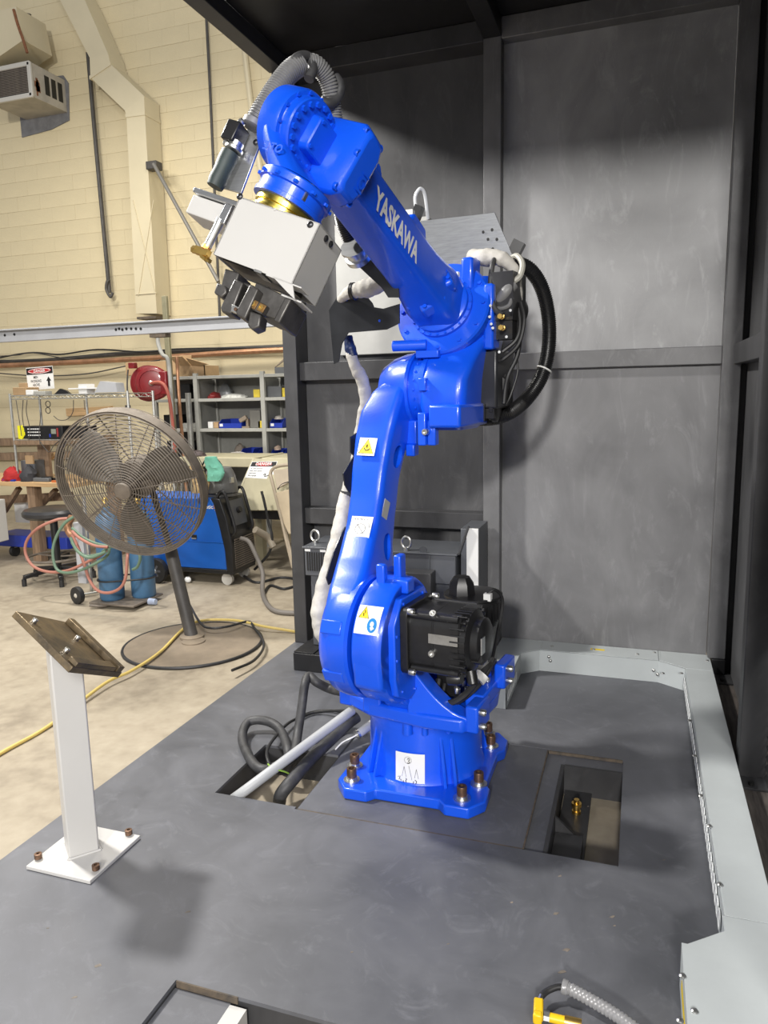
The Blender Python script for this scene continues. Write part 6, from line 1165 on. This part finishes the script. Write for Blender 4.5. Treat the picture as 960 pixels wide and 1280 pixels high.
A_, B_, D_ = V((-1.86, 1.777, .915)), V((-1.626, 1.747, .763)), V((-1.906, 2.055, .785)); e1_ = (B_-A_).normalized(); n_ = e1_.cross(D_-A_).normalized(); e2_ = n_.cross(e1_)
L1, L2 = (B_-A_).length, (D_-A_).length
TSTEEL = mat('scorched_steel', (.30, .22, .12), .45, .75, col2=(.06, .055, .05), scale=9, bump=.1)
mb = MB(); mb.prism([(0, 0), (L1, 0), (L1, L2), (0, L2)], A_-n_*.022, e1_, e2_, n_, .022); tp_ = mb.build('tilted_plate', TSTEEL, ped, .002)
mb = MB(); mb.prism([(L1*.03, L2-.045), (L1-.0, L2-.045), (L1-.0, L2-.01), (L1*.03, L2-.01)], A_+n_*.0005, e1_, e2_, n_, .022); mb.build('stop_bar', TSTEEL, tp_, .002)
mb = MB(); mb.prism([(L1-.035, .01), (L1-.0, .01), (L1-.0, L2-.06), (L1-.035, L2-.06)], A_+n_*.0005, e1_, e2_, n_, .016); mb.build('stop_bar', TSTEEL, tp_, .002)
for a, b in ((.05, .04), (.11, .22), (.20, .05)): inst(proto(capbolt(.009, .014), 'cap_bolt', STEEL), 'cap_bolt', zframe(A_+e1_*a+e2_*b, n_), tp_)
# controller cabinet on its plinth, behind the robot
tag_p = thing('cabinet_plinth', (-1.35, 3.95, 0), 'low black steel plinth under the grey control cabinet', 'plinth')
mb = MB(); mb.bx(-1.845, -.85, 3.69, 4.13, .001, .105); mb.build('body', FRAME_D, tag_p, .004)
mb = MB(); mb.bx(-1.845, -1.72, 3.70, 3.90, .1055, .112); mb.build('top_plate', FRAME_D, tag_p, .002)
cab = thing('control_cabinet', (-1.35, 3.98, .113), 'grey control cabinet with louvred side vents and lifting eyes behind the robot', 'cabinet')
mb = MB(); mb.bx(-1.78, -.93, 3.83, 4.13, .113, .54); mb.build('lower_body', CABG, cab, .004)
mb = MB(); mb.bx(-1.80, -1.05, 3.80, 4.13, .541, .70); mb.bx(-1.05, -.91, 3.80, 4.13, .541, .70); ub = mb.build('upper_body', CABG, cab, .004)
mb = MB(); mb.bx(-1.81, -.90, 3.79, 4.135, .701, .712); mb.build('lid', CABG, cab, .003)
mb = MB(); mb.bx(-1.36, -1.02, 3.70, 3.799, .40, .62); mb.build('front_box', FRAME, cab, .004)
for k in range(10): mb = MB(); x = -1.785+k*.0145; mb.bx(x, x+.0075, 3.796, 3.7995, .57, .68); mb.build('vent_slot', INK, ub)
for k in range(4): mb = MB(); x = -1.765+k*.014; mb.bx(x, x+.007, 3.826, 3.8295, .28, .40); mb.build('vent_slot', INK, ub)
for px, py, y in ((394, 672, 3.9), (508, 680, 3.83)):
    p = at(px, py, y=y); p.z = .712; mb = MB(); mb.tube([p+V((.026*cos(a), 0, .045+.032*sin(a))) for a in [2*pi*k/20 for k in range(20)]], .007, 8, True); mb.cyl(p, p+V((0, 0, .018)), .016); mb.build('lifting_eye', STEEL, cab)
mb = MB(); mb.bx(-1.795, -1.76, 3.7955, 3.7965, .685, .698); mb.bx(-1.70, -1.665, 3.7955, 3.7965, .685, .698); mb.build('white_tab', STICK, cab)
mb = MB(); p = at(529, 688, y=3.797); mb.lathe([(.022, 0), (.022, .004)], p, (0, -1, 0), 18); mb.build('round_cap', CABG, cab)
# switch box with a pale door right of the cabinet
sw = thing('switch_box', (-.86, 4.04, 0), 'narrow grey switch box with pale door edge and black handle beside the control cabinet', 'switch box')
mb = MB(); a = at(565, 672, y=3.9); mb.bx(-.895, -.80, 3.86, 4.13, .11, .84); mb.build('body', CABG, sw, .003)
mb = MB(); mb.bx(-.86, -.795, 3.845, 3.859, .11, .845); mb.build('door', STICK, sw, .002)
mb = MB(); mb.bar((-.90, 3.835, .70), (-.845, 3.835, .86), .02, .012); mb.build('handle', CABLE, sw, .003)
mb = MB(); mb.bx(-.895, -.80, 3.9, 4.1, 0.107, .11); mb.build('foot', CABG, sw)

# hoses and conduits lying at the cable hatch
def tubething(name, P, r, m, label, cat='hose', n=12, extra=None, group=None):
    mb = MB(); cable(mb, P, r, n); o = mb.build(name, m); return tag(o, label, cat, group)
tubething('power_cable', [at(437, 866, y=2.90), at(415, 862, z=.20), at(396, 853, z=.24), at(386, 845, z=.26), at(381, 856, z=.24), at(377, 885, z=.15), at(372, 918, z=.06), at(367, 946, z=.03), at(352, 955, z=.024), at(330, 962, z=.024), at(315, 952, z=.024), at(303, 925, z=.03), at(308, 905, z=.05), at(322, 900, z=.06), at(340, 904, z=.05), at(352, 915, z=.035), at(360, 938, z=.03), at(360, 955, z=-.02), at(358, 967, z=-.07)], .021, CABLE, 'thick black cable looped upright beside the robot base', 'cable', 14)
tubething('conduit_hose', [at(446, 896, z=.10), at(434, 905, z=.085), at(414, 924, z=.055), at(392, 945, z=.04), at(368, 972, z=.026), at(352, 992, z=-.02), at(349, 1004, z=-.09)], .027, CABLE, 'thick black hose running diagonally from the robot into the floor hatch', 'hose', 16)
tubething('conduit_pipe', [at(440, 888, z=.16), at(396, 921, z=.115), at(352, 954, z=.08), at(308, 987, z=.02), at(292, 998.5, z=-.04)], .021, mat('grey_conduit', (.40, .41, .42), .45), 'straight pale grey plastic conduit slanting into the floor hatch', 'conduit', 14)
cdt = thing('cut_conduit', at(455, 912, z=.05), 'short grey conduit stub with a white wire poking out beside the robot base', 'conduit')
mb = MB(); mb.cyl(at(465, 905, z=.085), at(447, 918, z=.06), .02); mb.build('tube', MAT['grey_conduit'], cdt)
mb = MB(); q = at(447, 918, z=.06); t_ = (q-at(465, 905, z=.085)).normalized(); mb.lathe([(.023, 0), (.023, .008), (.016, .008), (.012, .002)], q-t_*.004, t_, 16); mb.build('end_ring', STEEL, cdt)
mb = MB(); cable(mb, [q, at(440, 922, z=.05), at(428, 928, z=.03), at(419, 937, z=.006)], .0035, 6); mb.build('wire', STICK, cdt)
tubething('thin_cable', [at(434, 888, z=.06), at(405, 889, z=.02), at(385, 893, z=.012), at(362, 903, z=.03), at(345, 920, z=.04), at(334, 938, z=.06), at(337, 955, z=.05), at(350, 966, z=.0), at(362, 968, z=-.03)], .007, RUBBER, 'thin black cable bent round the grey conduit at the hatch', 'cable', 8)
tubething('flat_cable', [at(440, 895, z=.02), at(415, 888, z=.012), at(390, 890, z=.01), at(370, 898, z=.01)], .006, RUBBER, 'thin black cable lying flat behind the looped cable', 'cable', 8)
tubething('coiled_cable', [at(441, 905, z=.04), at(428, 915, z=.012), at(405, 935, z=.012), at(388, 955, z=.012), at(372, 962, z=.01)], .010, RUBBER, 'black cable lying on the deck just under the diagonal hose', 'cable', 8)
tubething('ground_wire', [at(335, 955, z=.08), at(340, 960, z=.08), at(350, 963, z=.065), at(357, 965, z=.05), at(363, 968, z=.03)], .0035, mat('green_yellow', (.25, .42, .06), .4), 'green and yellow earth wire end tied to the grey conduit', 'wire', 6)
# clear hose with yellow plug, front right
ch = thing('clear_hose', at(760, 1262, z=.04), 'clear ribbed hose with a yellow plug lying at the front of the deck', 'hose')
CLR = mat('clear_pvc', (.42, .42, .43), .25, trans=.45)
mb = MB(); corr(mb, [at(704, 1233, z=.035), at(716, 1238, z=.033), at(740, 1251, z=.03), at(770, 1269, z=.03), at(800, 1292, z=.03), at(830, 1325, z=.03)], .0165, .011, .002, 14); mb.build('ribbed_tube', CLR, ch)
mb = MB(); a, b = at(703, 1232.5, z=.035), at(712, 1236, z=.034); mb.lathe([(.0185, 0), (.0185, .012), (.017, .014)], a, b-a, 18); mb.build('end_collar', CLR, ch)
mb = MB(); cable(mb, [at(706, 1234, z=.035), at(696, 1234, z=.035), at(684, 1239, z=.03), at(677, 1245, z=.028)], .008, 10); mb.build('inner_cable', RUBBER, ch)
mb = MB(); cable(mb, [at(677, 1244, z=.028), at(674, 1252, z=.028)], .006, 8); mb.build('strain_relief', ALU, ch)
mb = MB(); c = at(673, 1262, z=.025); mb.box(c, (.024, .055, .024), Matrix.Rotation(.1, 3, 'Z')); mb.box(at(672, 1272, z=.025), (.022, .018, .028)); mb.build('yellow_plug', mat('safety_yellow', (.8, .5, .01), .4), ch, .004)
br_ = thing('brass_fitting', at(700, 1272, z=.02), 'brass and yellow inline fitting lying below the yellow plug', 'fitting')
mb = MB(); a, b = at(680, 1270, z=.02), at(727, 1281, z=.02); mb.cyl(a, a+(b-a)*.15, .014, n=8); mb.build('nut', STEEL, br_)
mb = MB(); mb.cyl(a+(b-a)*.15, a+(b-a)*.55, .011); mb.build('yellow_band', MAT['safety_yellow'], br_)
mb = MB(); mb.cyl(a+(b-a)*.55, b, .013); mb.build('barrel', BRASS, br_)
